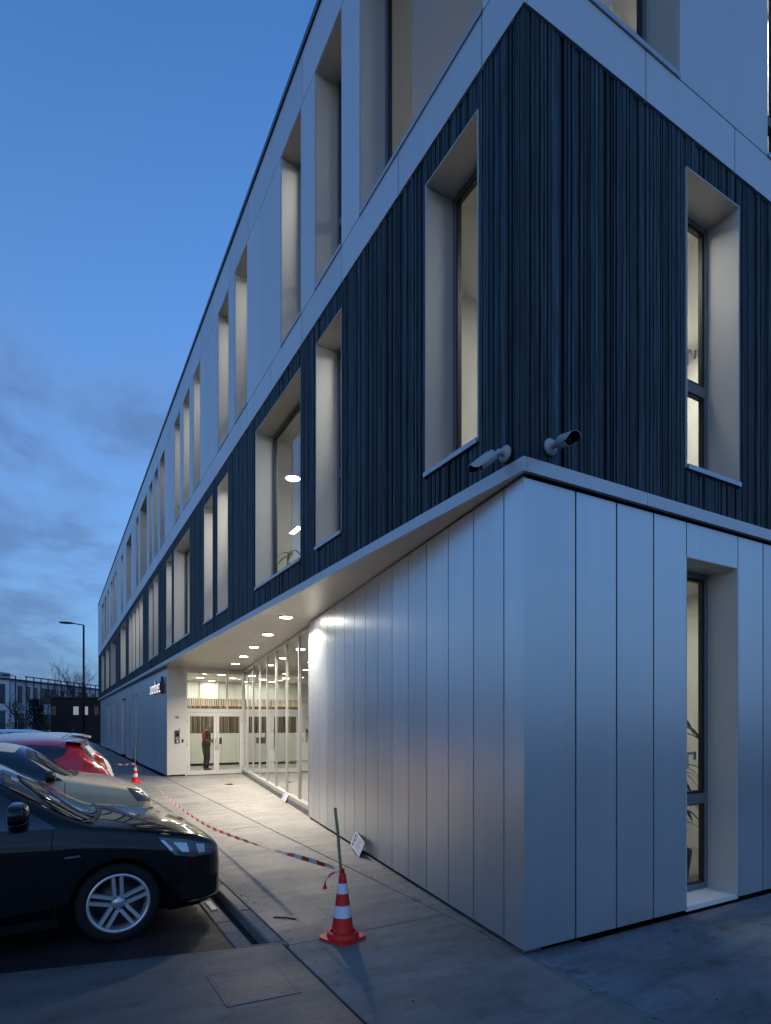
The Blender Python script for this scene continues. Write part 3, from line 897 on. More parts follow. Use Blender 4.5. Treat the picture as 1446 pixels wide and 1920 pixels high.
# reception screen: white laminate below, oak slats above, warm strip on top
mb = MB(); mb.box(.5, 8.5, 20.7, 20.76, .02, 2.42); mb.build('screen', M_back, B)
for k in range(13):
    slab('laminate_panel', M_deskwhite, B, .5 + .6 * k + .004, .5 + .6 * (k + 1) - .004, 20.64, 20.69, .12, 1.32)
for k in range(110):
    slab('oak_slat', M_slatlight, B, .5 + .07 * k, .5 + .07 * k + .042, 20.645, 20.69, 1.335, 2.42)
mb = MB(); mb.box(.5, 8.3, 20.80, 20.84, 2.36, 2.40); mb.build('led_strip', M_ledstrip, B)
for k in range(110):
    slab('oak_slat', M_slatlight, B, .5 + .07 * k, .5 + .07 * k + .042, 20.90, 20.94, 2.42, 2.72)
for x, y in ((1.4, 17.4), (2.4, 18.6), (1.1, 19.6), (3.2, 17.5), (4.4, 15.2), (3.6, 12.8), (4.6, 10.6), (3.2, 9.2), (5.8, 12.2), (6.2, 8.6), (5.4, 18.3), (7.3, 16.0), (3.2, 20.0), (7.8, 10.4), (1.6, 21.6), (2.8, 21.9), (4.4, 21.4), (2.0, 20.4), (5.2, 20.2), (4.3, 17.0)):
    c = link('ceiling_light', None, B)
    mb = MB(); mb.lathe([(.155, 0), (.17, -.012), (.155, -.014), (.145, -.004)], (x, y, Z0 - .012), n=20); mb.build('ring', M_doorframe, c)
    mb = MB(); mb.lathe([(0, 0), (.146, 0)], (x, y, Z0 - .019), n=20); mb.build('diffuser', M_discglow, c)
    lamp('disc', 'DISK', (x, y, Z0 - .024), .29, 2.6, WARM, c)

# ================================================================== DOWNLIGHTS UNDER THE OVERHANG
DL = [(0.46, 6.32), (0.80, 8.34), (1.13, 10.38), (1.47, 12.44), (1.80, 14.48)]
M_dlface = emis('downlight_face', (1.0, .95, .86), 14.0)
dl_lab = ['round recessed downlight nearest the slanting silver wall, first of the soffit row',
          'second downlight from the silver wall in the soffit row',
          'middle downlight of the five in the soffit over the entrance path',
          'fourth downlight in the soffit row, next to the one nearest the glass doors',
          'last soffit downlight, the one closest to the glass entrance doors']
for (x, y), lb in zip(DL, dl_lab):
    t = thing('soffit_downlight', lb, 'downlight', (x, y, Z0), 0, 'downlights in the soffit of the overhang')
    mb = MB(); mb.lathe([(.105, .0), (.135, -.004), (.140, -.010), (.128, -.014), (.108, -.012), (.102, -.001)], n=28)
    mb.build('ring', M_doorframe, t)
    mb = MB(); mb.lathe([(0, 0), (.104, 0)], (0, 0, -.012), n=28); mb.build('glowing_face', M_dlface, t)
    lamp('disc', 'DISK', (0, 0, -.018), .21, 21.0, (1.0, .90, .75), t, spread=R(140))

# ================================================================== SIGN, INTERCOM, NUMBER
def text_mesh(s, size, ext, bev=0.0):
    cu = bpy.data.curves.new('txt', 'FONT'); cu.body = s; cu.size = size; cu.extrude = ext; cu.resolution_u = 4; cu.offset = -size * .004
    o = bpy.data.objects.new('txt', cu); COL.objects.link(o)
    dg = bpy.context.evaluated_depsgraph_get()
    me = bpy.data.meshes.new_from_object(o.evaluated_get(dg)); bpy.data.objects.remove(o); bpy.data.curves.remove(cu)
    return me
sg = thing('illuminated_sign', 'lit white lettering with a red stroke on the blue wall left of the entrance', 'sign', (FX - .06, 19.45, 2.745))
sg.rotation_euler = (R(90), 0, R(-90))
xc = 0.0
SH = .50
for ch, adv in (('.', .16), ('n', .40), ('o', .40), ('r', .27), ('d', .42), ('n', .40), ('e', .39), ('t', .25), ('.', .16)):
    me = text_mesh(ch, SH * 1.28, .012)
    me.materials.clear(); me.materials.append(M_signw); me.materials.append(M_black); me.materials.append(M_signr)
    for p in me.polygons:
        p.material_index = 0 if p.normal.z > .5 else 1
    o = link('letter', me, sg); o.location = (xc, 0, .06); o.scale = (.86, 1, 1)
    m2 = text_mesh(ch, SH * 1.28, .014); m2.materials.clear(); m2.materials.append(M_black)
    o2 = link('letter_back', m2, o); o2.location = (0, 0, -.028)
    if ch == 'e':
        mb = MB()
        pts = [(.03 + .30 * k / 8, .035 - .05 * math.sin(PI * k / 8), .016) for k in range(9)]
        mb.tube(pts, .022, 8); e2 = mb.build('red_stroke', M_signr, sg); e2.location = (xc, 0, .06)
    xc += adv * SH * 1.28 * 1.33
mb = MB(); mb.box(xc - .10, xc + .10, -.06, .50, -.02, .045); mb.build('cabinet', M_black, sg)
sg.scale = (2.42 / max(xc, .1), 1, 1)

ic = thing('door_intercom', 'dark entry phone panel on the pale pier beside the glass doors', 'intercom', (.46, YD - .012, 1.28))
mb = MB(); mb.box(-.075, .075, -.03, -.001, -.21, .21); bevel(mb.build('housing', plain('intercom_grey', (.06, .06, .065), .35, .5), ic), .006)
mb = MB(); mb.box(-.05, .05, -.034, -.031, .02, .10); mb.build('screen', M_lens, ic)
mb = MB()
for r in range(4):
    for c in range(3): mb.box(-.042 + c * .032, -.020 + c * .032, -.036, -.031, -.10 + r * .026, -.082 + r * .026)
mb.build('keypad', M_sill, ic, kind='stuff')
mb = MB(); mb.lathe([(.0, -.006), (.03, -.006), (.034, 0)], (0, -.031, -.155), (0, 1, 0), 20); mb.build('button', M_inwall, ic)
mb = MB(); mb.tube([(.06, -.01, .21), (.065, -.03, .25), (.085, -.05, .26)], .011, 6); mb.build('hook', M_black, ic)
kr = thing('card_reader', 'small black card reader right of the entry phone', 'card reader', (.63, YD - .012, 1.15))
mb = MB(); mb.box(-.025, .025, -.025, -.001, -.055, .055); bevel(mb.build('housing', M_black, kr), .008)
mb = MB(); mb.box(-.006, .006, -.028, -.0255, .03, .036); mb.build('indicator', M_sill, kr)
np_ = thing('number_plate_sign', 'tiny grey plaque high on the pale entrance pier', 'plaque', (.46, YD - .012, 1.91))
mb = MB(); mb.box(-.055, .055, -.008, -.001, -.035, .035); mb.build('plate', M_frame, np_)

# ================================================================== SECURITY CAMERAS
def cctv(lab, base, normal, dirv):
    t = thing('security_camera', lab, 'security camera', base, 0, 'bullet cameras above the corner')
    n = Vector(normal); d = Vector(dirv).normalized()
    mb = MB(); mb.lathe([(0, .0), (.062, .0), (.064, .010), (.058, .020), (.030, .030), (0, .032)], (0, 0, 0), n, 28)
    mb.build('base_plate', M_cctv, t)
    mb = MB()
    side = n.cross(Vector((0, 0, 1)))
    for a in (50, 170, 290): 
        q = n * .017 + (math.cos(R(a)) * side + math.sin(R(a)) * Vector((0, 0, 1))) * .047
        mb.lathe([(.0, .006), (.006, .006), (.007, 0)], q, n, 8)
    mb.build('screws', M_black, t, kind='stuff')
    k = n * .065
    e = k + (d + n * .35).normalized() * .055
    mb = MB(); mb.tube([n * .02, k], [.026, .02], 14); mb.lathe([(.0, -.028), (.018, -.022), (.027, -.006), (.027, .006), (.018, .022), (0, .028)], k, (d.cross(n)), 16)
    mb.tube([k, e], [.017, .017], 12); mb.build('bracket', M_cctv, t)
    a = e - d * .01
    mb = MB(); mb.lathe([(.0, 0), (.036, .0), (.044, .006), (.044, .150), (.040, .153), (.0, .153)], a, d, 24); mb.build('housing', M_cctv, t)
    mb = MB(); mb.lathe([(.0, .1535), (.036, .1535), (.039, .156), (.0, .1565)], a, d, 24); mb.build('lens', M_lens, t)
    # visor: an open half-shell over the housing that reaches past the front
    up = (Vector((0, 0, 1)) - d * d.z).normalized(); sd = d.cross(up)
    rows = []
    for rr in (.0475, .0510):
        for i, h in enumerate((.045, .11, .190, .215)):
            ext = (PI * .62, PI * .62, PI * .55, PI * .42)[i]
            rows.append([a + d * h + rr * (math.sin(th) * sd + math.cos(th) * up) for th in [-ext + 2 * ext * q / 16 for q in range(17)]])
    mb = MB(); mb.grid(rows[4:], 0); mb.grid(rows[:4], 1, flip=True)
    for q in range(16):
        mb.add([rows[3][q], rows[3][q + 1], rows[7][q + 1], rows[7][q]], [(0, 1, 2, 3)], 0)
    for j in range(3):
        for e_ in (0, 16): mb.add([rows[j][e_], rows[j + 1][e_], rows[4 + j + 1][e_], rows[4 + j][e_]], [(0, 1, 2, 3)], 0)
    mb.build('visor', [M_cctv, M_black], t)
cctv('white bullet camera on the timber looking down along the long side over the entrance path', (-.022, .175, 3.735), (-1, 0, 0), (-.72, .28, -.62))
cctv('white bullet camera with a dark front on the timber of the short end wall', (.232, -.022, 3.765), (0, -1, 0), (-.28, -.90, -.30))

# ================================================================== CONES, STICKS, TAPE, PLATES
def cone(lab, loc, rz, stick_lab, lean, stick_h):
    t = thing('traffic_cone', lab, 'traffic cone', loc, rz, 'traffic cones holding the barrier tape')
    mb = MB()
    pr = []
    s = .145; r = .05
    for k in range(4):
        for j in range(5):
            a = k * PI / 2 + j * PI / 8
            cx = (s - r) * (1 if k in (0, 3) else -1); cy = (s - r) * (1 if k in (0, 1) else -1)
            pr.append((cx + r * math.cos(a), cy + r * math.sin(a)))
    mb.prism(pr, .002, .022)
    mb.lathe([(.128, .021), (.126, .045), (.118, .056), (.10, .060)], n=32); o = mb.build('base', M_cone_o, t); 
    prof = lambda z: .088 - (z - .06) * (.088 - .024) / (.52 - .06)
    bands = [(.06, .175, M_cone_o), (.175, .268, M_cone_w), (.268, .360, M_cone_o), (.360, .440, M_cone_w), (.440, .515, M_cone_o)]
    for z0, z1, m in bands:
        e = .0008 if m is M_cone_w else 0
        mb = MB(); zs = [z0 + (z1 - z0) * k / 4 for k in range(5)]
        mb.lathe([(prof(z) + e, z) for z in zs] + ([(prof(.515) - .004, .520), (.013, .521), (.012, .40)] if z1 > .51 else []), n=36)
        mb.build('cone_band' if m is M_cone_o else 'reflective_band', m, t)
    st = thing('wooden_stick', stick_lab, 'stick', (loc[0], loc[1], loc[2] + .40))
    mb = MB(); mb.tube([(0, 0, 0), (lean[0] * .3, lean[1] * .3, stick_h * .3), (lean[0] * .7 + .004, lean[1] * .7, stick_h * .7), (lean[0], lean[1], stick_h)], [.0115, .0125, .0120, .0125], 9)
    mb.build('shaft', M_stick, st)
    mb = MB(); mb.tube([(-.001, 0, .118), (.0, 0, .150)], [.0165, .0155], 10); mb.build('tape_wrap', M_tape_r, st)
    return t
cone('large red and white traffic cone in the foreground beside the silver corner', (-1.0, .985, 0), R(22), 'leaning wooden stick stuck in the foreground cone', (-.045, .045, 0), .63)
cone('small distant orange and white traffic cone at the far end of the tape', (-.97, 14.95, 0), R(10), 'upright pale wooden stick stuck in the distant cone', (-.01, .05, 0), .66)

# barrier tape between the cones, sagging and twisting, its red and white blocks as pieces
tp = thing('barrier_tape', 'red and white striped barrier tape sagging between the two traffic cones', 'barrier tape')
ctrl = [(-.985, 14.93, .53), (-.96, 12.8, .34), (-.95, 10.55, .215), (-.95, 8.2, .13), (-.95, 6.2, .13), (-.95, 4.9, .19), (-.955, 3.05, .33), (-.965, 2.05, .43), (-1.0, 1.02, .535)]
def spline(c, n):
    c = [Vector(p) for p in c]; out = []
    for i in range(len(c) - 1):
        p0, p1, p2, p3 = c[max(i - 1, 0)], c[i], c[i + 1], c[min(i + 2, len(c) - 1)]
        for k in range(n):
            t = k / n
            out.append(.5 * ((2 * p1) + (-p0 + p2) * t + (2 * p0 - 5 * p1 + 4 * p2 - p3) * t * t + (-p0 + 3 * p1 - 3 * p2 + p3) * t ** 3))
    return out + [c[-1]]
def ribbon(pts, step, w, tw, name_parent):
    acc = [0.0]
    for a, b in zip(pts[:-1], pts[1:]): acc.append(acc[-1] + (b - a).length)
    def at(s):
        s = min(max(s, 0), acc[-1])
        for i in range(len(acc) - 1):
            if s <= acc[i + 1] + 1e-9:
                return pts[i].lerp(pts[i + 1], (s - acc[i]) / max(acc[i + 1] - acc[i], 1e-9))
        return pts[-1]
    n = int(acc[-1] / step)
    for k in range(n):
        rows = []
        for j in range(5):
            s = (k + j / 4) * step
            p = at(s); d = (at(s + .02) - at(s - .02)).normalized()
            sd = d.cross(Vector((0, 0, 1))).normalized(); up = sd.cross(d)
            a = tw(s)
            wv = math.cos(a) * up + math.sin(a) * sd
            rows.append([p - wv * w / 2, p + wv * w / 2])
        mb = MB(); mb.grid(rows); mb.build('tape_block', M_tape_r if k % 2 else M_tape_w, name_parent)
tpts = spline(ctrl, 10)
ribbon(tpts, .20, .040, lambda s: .35 + .45 * math.sin(s * .55) + (max(0, s - 11.2) * 1.1 if s > 11.2 else 0), tp)
tl = thing('tape_end', 'loose red tail of barrier tape hanging off the foreground cone', 'barrier tape', (-1.005, 1.0, .525))
tailp = spline([(0, 0, 0), (-.05, .06, -.02), (-.085, .085, -.06), (-.10, .09, -.12), (-.10, .085, -.175)], 6)
ribbon(tailp, .058, .035, lambda s: 1.0 + s * 3, tl)
tail2 = spline([(-.03, .04, -.01), (-.09, .09, -.07), (-.125, .11, -.13), (-.135, .115, -.17)], 6)
ribbon(tail2, .055, .012, lambda s: .6 + s * 4, tl)
t3 = thing('tape_tail', 'short loose end of barrier tape fluttering left of the distant cone', 'barrier tape', (-.985, 14.93, .54))
ribbon(spline([(0, 0, 0), (-.12, .1, .01), (-.26, .2, -.03), (-.40, .3, -.005), (-.52, .35, -.01)], 6), .10, .05, lambda s: .5 + s, t3)

# plates leaning against the wall
M_plate = plain('white_sign_plate', (.66, .67, .70), .35)
M_pblue = plain('sign_blue', (.012, .03, .13), .4)
M_pgrey = plain('sign_grey_print', (.30, .32, .36), .4)
def leaning(name, lab, p0, p1, h, lean, art=True):
    """bottom edge from p0 to p1 (tilted corner up), leaning towards the wall"""
    p0 = Vector(p0); p1 = Vector(p1); a = (p1 - p0).normalized(); W_ = (p1 - p0).length
    nrm = Vector((-1, .151, 0)).normalized()
    up = (Vector((0, 0, 1)) - nrm * lean); up = (up - a * up.dot(a)).normalized(); n = a.cross(up).normalized()
    if n.dot(nrm) < 0: n = -n
    t = thing(name, lab, 'sign')
    def blk(nm, u0, u1, v0, v1, d0, d1, m, par=t):
        mb = MB(); c = p0 + a * (u0 + u1) / 2 + up * (v0 + v1) / 2 + n * (d0 + d1) / 2
        mb.obox(c, a, up, n, (u1 - u0) / 2, (v1 - v0) / 2, (d1 - d0) / 2); return mb.build(nm, m, par)
    blk('plate', 0, W_, 0, h, 0, .004, M_plate)
    if art:
        # blue letter-like emblem (a P shape with a foot) and grey lines of small print
        mb = MB()
        def seg(u0, u1, v0, v1):
            c = p0 + a * (u0 + u1) / 2 + up * (v0 + v1) / 2 + n * .0047
            mb.obox(c, a, up, n, abs(u1 - u0) / 2, abs(v1 - v0) / 2, .0006)
        x = W_ * .10; w = W_ * .22
        seg(x, x + w * .25, h * .12, h * .88); seg(x + w * .25, x + w, h * .80, h * .88); seg(x + w * .25, x + w, h * .46, h * .54); seg(x + w * .78, x + w, h * .54, h * .80); seg(x + w * .25, x + w * .8, h * .12, h * .20); seg(x + w * .62, x + w * .8, h * .20, h * .40)
        mb.build('emblem', M_pblue, t)
        mb = MB()
        for r in range(7):
            v = h * (.82 - r * .105)
            seg(W_ * .42, W_ * (.90 - .10 * ((r * 37) % 3)), v, v + h * .045)
        mb.build('small_print', M_pgrey, t)
    return t
leaning('parking_plate', 'white plate with a blue parking emblem leaning on the silver wall behind the cone', (.525, 3.95, .05), (.375, 3.40, .004), .20, .40)
leaning('notice_plate', 'small white notice leaning on the plinth of the glass wall', (1.40, 9.22, .03), (1.31, 8.74, .004), .20, .45)
# bits lying on the paving
def litter(nm, lab, cat, pts, rad, mat):
    t = thing(nm, lab, cat); mb = MB(); mb.tube(pts, rad, 6); mb.build('stalk' if nm == 'fallen_twig' else 'blade', mat, t)
litter('fallen_twig', 'short dark twig lying on the paving left of the foreground cone', 'twig', [(-1.32, 1.72, .006), (-1.24, 1.66, .008), (-1.17, 1.58, .006)], .006, M_joint)
litter('dead_leaf', 'brown leaf scrap on the lit paving before the doors', 'leaf', [(1.15, 13.2, .006), (1.28, 13.05, .012), (1.36, 13.08, .006)], [.004, .03, .004], M_joint)
wsq = thing('wheel_stop', 'short pale strip lying in the gutter under the nose of the black car', 'strip', (-1.665, 2.55, -.076))
mb = MB(); mb.box(-.03, .03, -.14, .16, .0, .012); bevel(mb.build('strip', M_plate, wsq), .004, 1)

# ================================================================== PARKED CARS
def pch(pts):
    pts = sorted(pts); X = [p[0] for p in pts]; Y = [p[1] for p in pts]; n = len(X)
    h = [X[i + 1] - X[i] for i in range(n - 1)]; d = [(Y[i + 1] - Y[i]) / h[i] for i in range(n - 1)]
    m = [d[0]] + [0 if d[i - 1] * d[i] <= 0 else 2 * d[i - 1] * d[i] / (d[i - 1] + d[i]) for i in range(1, n - 1)] + [d[-1]]
    def f(x):
        if x <= X[0]: return Y[0]
        if x >= X[-1]: return Y[-1]
        i = 0
        while x > X[i + 1]: i += 1
        t = (x - X[i]) / h[i]
        return (2 * t**3 - 3 * t * t + 1) * Y[i] + (t**3 - 2 * t * t + t) * h[i] * m[i] + (3 * t * t - 2 * t**3) * Y[i + 1] + (t**3 - t * t) * h[i] * m[i + 1]
    return f

M_tyre = plain('tyre_rubber', (0.006, 0.006, 0.0065), 0.85, bump=.3, bscale=60)
M_alloy = plain('alloy_rim', (0.68, 0.69, 0.71), 0.30, 0.6)
M_steelrim = plain('steel_wheel_cover', (0.28, 0.29, 0.30), 0.4, 0.4)
M_carglass = plain('car_glass', (0.006, 0.010, 0.012), 0.02, spec=1.0, coat=.6)
M_trim = plain('car_black_trim', (0.01, 0.01, 0.011), 0.4)
M_gap = plain('panel_gap', (0.002, 0.002, 0.002), 0.9)
M_hl = plain('headlamp_glass', (0.10, 0.12, 0.14), 0.06, 0.2, coat=1)
M_hlin = plain('headlamp_reflector', (0.62, 0.64, 0.66), 0.15, 0.9)
M_tail = plain('tail_lamp_red', (0.28, 0.008, 0.008), 0.12, coat=1)
M_tailw = plain('tail_lamp_clear', (0.45, 0.30, 0.28), 0.12, coat=1)
M_chrome = plain('chrome', (0.6, 0.6, 0.62), 0.12, 1.0)
def paint(name, col, metal=.3, rough=.3):
    return plain(name, col, rough, metal, coat=1.0, rvar=.03)

class Car:
    def __init__(s, label, loc, rz, sp, mat, group='cars parked nose or tail to the pavement'):
        s.sp = sp
        s.zt = pch(sp['ztop']); s.zbl = pch(sp['zbelt']); s.hwf = pch(sp['hw'])
        s.sd = pch(sp.get('side', [(0, .925), (.2, .965), (.55, .990), (.84, 1.0), (.90, .986), (1, .957)]))
        s.L = sp['L']; s.r = sp['r']; s.n = sp.get('n', 2.7); s.tum = sp.get('tum', .20)
        s.t = thing('parked_car', label, 'car', loc, rz, group)
        s.mat = mat
        s.body()
    def zbot(s, x):
        z = s.sp.get('sill', .20)
        e = min(-x, s.L + x)
        if e < .25: z += .05 * (1 - e / .25)
        for w in s.sp['wx']:
            ra = s.r + .045
            if abs(x - w) < ra:
                z = max(z, s.r + math.sqrt(max(0, ra * ra - (x - w) ** 2)) - .005)
        return min(z, s.zbl(x) - .03)
    def pt(s, x, q, sg=1):
        hw = s.hwf(x); zb = s.zbl(x)
        if q <= 1:
            z0 = s.zbot(x); z = z0 + q * (zb - z0)
            zn = (z - .15) / (zb - .15)
            return Vector((x, sg * hw * s.sd(zn), z))
        ph = (q - 1) * PI / 2
        h = max(s.zt(x) - zb, .012)
        e = 2 / s.n
        sz = max(math.sin(ph), 0) ** e; cy = max(math.cos(ph), 0) ** e
        y = hw * s.sd(1) * cy * (1 - s.tum * sz * min(h / .5, 1.1))
        return Vector((x, sg * y, zb + h * sz))
    def qz(s, x, z):
        zb = s.zbl(x)
        if z <= zb:
            z0 = s.zbot(x); return max(0, (z - z0) / (zb - z0))
        h = max(s.zt(x) - zb, .012)
        v = min(1, (z - zb) / h) ** (s.n / 2)
        return 1 + math.asin(v) / (PI / 2)
    def nrm(s, x, q, sg):
        e = .006
        a = s.pt(x + e, q, sg) - s.pt(x - e, q, sg)
        b = s.pt(x, min(q + e, 2), sg) - s.pt(x, max(q - e, 0), sg)
        n = a.cross(b)
        if n.length < 1e-9: return Vector((0, 0, 1))
        n.normalize()
        if n.y * sg < 0 or (abs(n.y) < .05 and n.z < 0): n = -n
        return n
    def body(s):
        L = s.L
        xs = set()
        for k in range(0, 141): xs.add(round(-L * k / 140, 4))
        for k in range(1, 12): xs.add(round(-.10 * (k / 12) ** 2, 4)); xs.add(round(-L + .10 * (k / 12) ** 2, 4))
        for w in s.sp['wx']:
            for k in range(0, 25):
                xs.add(round(w + (s.r + .0449) * math.cos(PI * k / 24), 4))
        xs = sorted(x for x in xs if -L <= x <= 0)
        ql = [k / 14 for k in range(15)]; qu = [1 + (k / 18) for k in range(1, 19)]
        qs = ql + qu
        rows = []
        for x in xs:
            half = [s.pt(x, q, 1) for q in qs]
            inn = Vector((half[0].x, half[0].y - .16 if half[0].y > .3 else half[0].y * .5, half[0].z + .0))
            h2 = [inn] + half
            other = [Vector((p.x, -p.y, p.z)) for p in h2[:-1]][::-1]
            rows.append(h2 + other)
        mb = MB(); mb.grid(rows)
        # end caps
        for row in (rows[0], rows[-1]):
            n = len(row); h = n // 2
            for k in range(h):
                a, b, c, d = row[k], row[k + 1], row[n - 2 - k], row[n - 1 - k]
                mb.add([a, b, c, d], [(0, 1, 2, 3)])
        o = recalc(mb.build('body', s.mat, s.t))
        # dark underbody and wheel wells
        hw = s.hwf(-L / 2)
        mb = MB(); mb.box(-L + .28, -.22, -hw + .22, hw - .22, .17, .62); mb.build('underbody', M_gap, s.t)
        for w in s.sp['wx']:
            for sg in (-1, 1): s.wheel(w, sg)
    def wheel(s, x, sg):
        r = s.r; hw = s.hwf(x); yo = sg * (hw - .022); ax = Vector((0, sg, 0))
        key = ('wheel', r, s.sp.get('rim', 'alloy'))
        o = Vector((x, yo, r))
        rr = r * .735
        w = link('wheel', None, s.t, loc=o)
        mb = MB()
        mb.lathe([(rr, -.20), (r - .03, -.205), (r - .004, -.185), (r, -.16), (r, -.05), (r - .004, -.022), (r - .025, -.003), (rr + .03, -.001), (rr + .008, -.006), (rr, -.016), (rr, -.20)], (0, 0, 0), ax, 48)
        mb.build('tyre', M_tyre, w)
        m = M_alloy if s.sp.get('rim', 'alloy') == 'alloy' else M_steelrim
        mb = MB()
        mb.lathe([(rr + .006, -.012), (rr - .002, -.004), (rr - .014, -.006), (rr - .022, -.022), (rr - .028, -.17)], (0, 0, 0), ax, 48)
        if m is M_alloy:
            e1 = Vector((1, 0, 0)); e2 = Vector((0, 0, 1))
            for k in range(5):
                a = R(90 + 72 * k + s.sp.get('spin', 4))
                d = math.cos(a) * e1 + math.sin(a) * e2; tn = -math.sin(a) * e1 + math.cos(a) * e2
                for q in (-1, 1):
                    # each of the twin spokes: a tapered bar from hub to rim
                    P0 = d * .050 + tn * q * .027; P1 = d * (rr - .014) + tn * q * .031
                    dd = (P1 - P0).normalized(); t2 = Vector((-dd.z, 0, dd.x)); 
                    vs = []
                    for P, wd, y0, y1 in ((P0, .0185, -.024, -.062), (P1, .0185, -.010, -.050)):
                        for wv, yy in ((-wd, y1), (-wd * .75, y0), (wd * .75, y0), (wd, y1)):
                            vs.append(P + t2 * wv + ax * yy)
                    mb.add(vs, [(0, 1, 5, 4), (1, 2, 6, 5), (2, 3, 7, 6), (3, 0, 4, 7)])
            mb.lathe([(.0, -.030), (.030, -.030), (.033, -.034), (.050, -.036), (.056, -.06)], (0, 0, 0), ax, 24)
            for k in range(5):
                a = R(90 + 36 + 72 * k + s.sp.get('spin', 4)); d = math.cos(a) * e1 + math.sin(a) * e2
                mb.lathe([(0, -.026), (.007, -.026), (.008, -.034)], d * .050, ax, 8)
        else:
            mb.lathe([(.0, -.010), (.05, -.012), (.08, -.022), (rr - .05, -.016), (rr - .02, -.012)], (0, 0, 0), ax, 32)
        mb.build('rim', m, w)
        mb = MB(); mb.lathe([(.0, -.085), (rr * .80, -.085), (rr * .80, -.10), (0, -.10)], (0, 0, 0), ax, 28); mb.lathe([(0, -.12), (rr - .03, -.12)], (0, 0, 0), ax, 28)
        mb.build('brake_disc', M_trim if m is not M_alloy else M_trim, w)
    # ---- patches that lie on the body
    def patch(s, name, mat, rows, off=.004, parent=None):
        """rows of (x, q, side)"""
        R_ = [[s.pt(x, q, sg) + s.nrm(x, q, sg) * off for (x, q, sg) in r] for r in rows]
        mb = MB(); mb.grid(R_)
        return recalc(mb.build(name, mat, parent or s.t))
    def side_poly(s, name, mat, lo, hi, sg, off=.004, nx=24, nz=8, parent=None):
        """area between two x->z curves given as point lists, on one flank; slanted ends allowed"""
        rows = []
        for j in range(nz + 1):
            v = j / nz; r = []
            for i in range(nx + 1):
                u = i / nx
                def at(pl):
                    t = u * (len(pl) - 1); k = min(int(t), len(pl) - 2); f = t - k
                    return (pl[k][0] + (pl[k + 1][0] - pl[k][0]) * f, pl[k][1] + (pl[k + 1][1] - pl[k][1]) * f)
                a, b = at(lo), at(hi)
                x = a[0] + (b[0] - a[0]) * v; z = a[1] + (b[1] - a[1]) * v
                r.append((x, s.qz(x, min(z, s.zt(x) - .004)), sg))
            rows.append(r)
        return s.patch(name, mat, rows, off, parent)
    def screen(s, name, mat, x0, x1, bow, q0, off=.004, nx=14, q0b=None):
        """windscreen or rear window: from its foot x0 to its top x1, bowed in plan; q0 = where the pillars begin"""
        rows = []
        for j in range(nx + 1):
            v = j / nx; row = []
            qa = q0 + ((q0b or q0) - q0) * v
            for sg in (-1, 1):
                ks = range(0, 13) if sg < 0 else range(11, -1, -1)
                for k in ks:
                    q = qa + (2 - qa) * k / 12
                    yn = (2 - q) / (2 - qa)
                    x = x0 + (x1 - x0) * v + bow * yn * yn * (1 - .5 * v)
                    row.append((x, q, sg))
            rows.append(row)
        return s.patch(name, mat, rows, off)
    def seam(s, pts, sg, w=.007, name='door_gap', mat=None, off=.0025):
        rows = []
        for i, (x, z) in enumerate(pts):
            a = pts[max(i - 1, 0)]; b = pts[min(i + 1, len(pts) - 1)]
            d = Vector((b[0] - a[0], b[1] - a[1])).normalized(); n = Vector((-d.y, d.x)) * w / 2
            rows.append([(x + n.x, s.qz(x + n.x, z + n.y), sg), (x - n.x, s.qz(x - n.x, z - n.y), sg)])
        return s.patch(name, mat or M_gap, rows, off)
    def mirror(s, x, z, sg, mat, sc=1.0):
        y = s.pt(x, s.qz(x, min(z, s.zt(x) - .02)), 1).y
        m = link('mirror', None, s.t, loc=(x, sg * (y + .115 * sc), z))
        mb = MB(); rows = []
        for j in range(13):
            t = PI * j / 12; row = []
            for k in range(24):
                p = 2 * PI * k / 24
                cx = math.cos(p) * math.sin(t); cz = math.sin(p) * math.sin(t); cy = math.cos(t)
                f = lambda v: math.copysign(abs(v) ** .75, v)
                xx = f(cx) * .085; xx = max(xx, -.03)
                row.append((xx * sc, sg * f(cy) * .115 * sc, f(cz) * (.074 - .012 * f(cy)) * sc))
            row.append(row[0]); rows.append(row)
        mb.grid(rows); recalc(mb.build('shell', mat, m))
        mb = MB(); mb.box(-.036 * sc, -.031 * sc, -.09 * sc, .09 * sc, -.055 * sc, .055 * sc); mb.build('mirror_glass', M_chrome, m)
        mb = MB(); mb.tube([(.0, -sg * .17 * sc, -.055 * sc), (.015, -sg * .09 * sc, -.055 * sc), (.015, -sg * .02, -.05 * sc)], [.03 * sc, .025 * sc, .02 * sc], 8); mb.build('arm', M_trim, m)

# ---- the black hatchback in front
black = dict(L=3.95, r=.322, wx=(-.90, -3.36), n=2.8, tum=.22, sill=.19, spin=3,
    ztop=[(0, .60), (-.035, .70), (-.11, .77), (-.30, .865), (-.75, .965), (-1.06, 1.005), (-1.14, 1.04), (-1.50, 1.27), (-1.85, 1.455), (-2.15, 1.505), (-2.65, 1.51), (-3.2, 1.44), (-3.55, 1.26), (-3.80, 1.02), (-3.92, .85), (-3.95, .7)],
    zbelt=[(0, .57), (-.05, .665), (-.16, .735), (-.55, .83), (-1.0, .91), (-1.3, .945), (-2.5, .985), (-3.5, 1.0), (-3.8, .92), (-3.95, .65)],
    hw=[(0, .46), (-.02, .55), (-.07, .645), (-.17, .735), (-.36, .805), (-.62, .845), (-1.0, .865), (-2.0, .872), (-3.2, .865), (-3.65, .80), (-3.88, .68), (-3.95, .52)])
M_pblack = plain('black_paint', (.0025, .003, .004), .22, 0, coat=1.0, spec=.1)
c = Car('black hatchback with twin spoke alloy wheels parked nearest the camera', (-1.63, 2.845, -.09), 0, black, M_pblack)
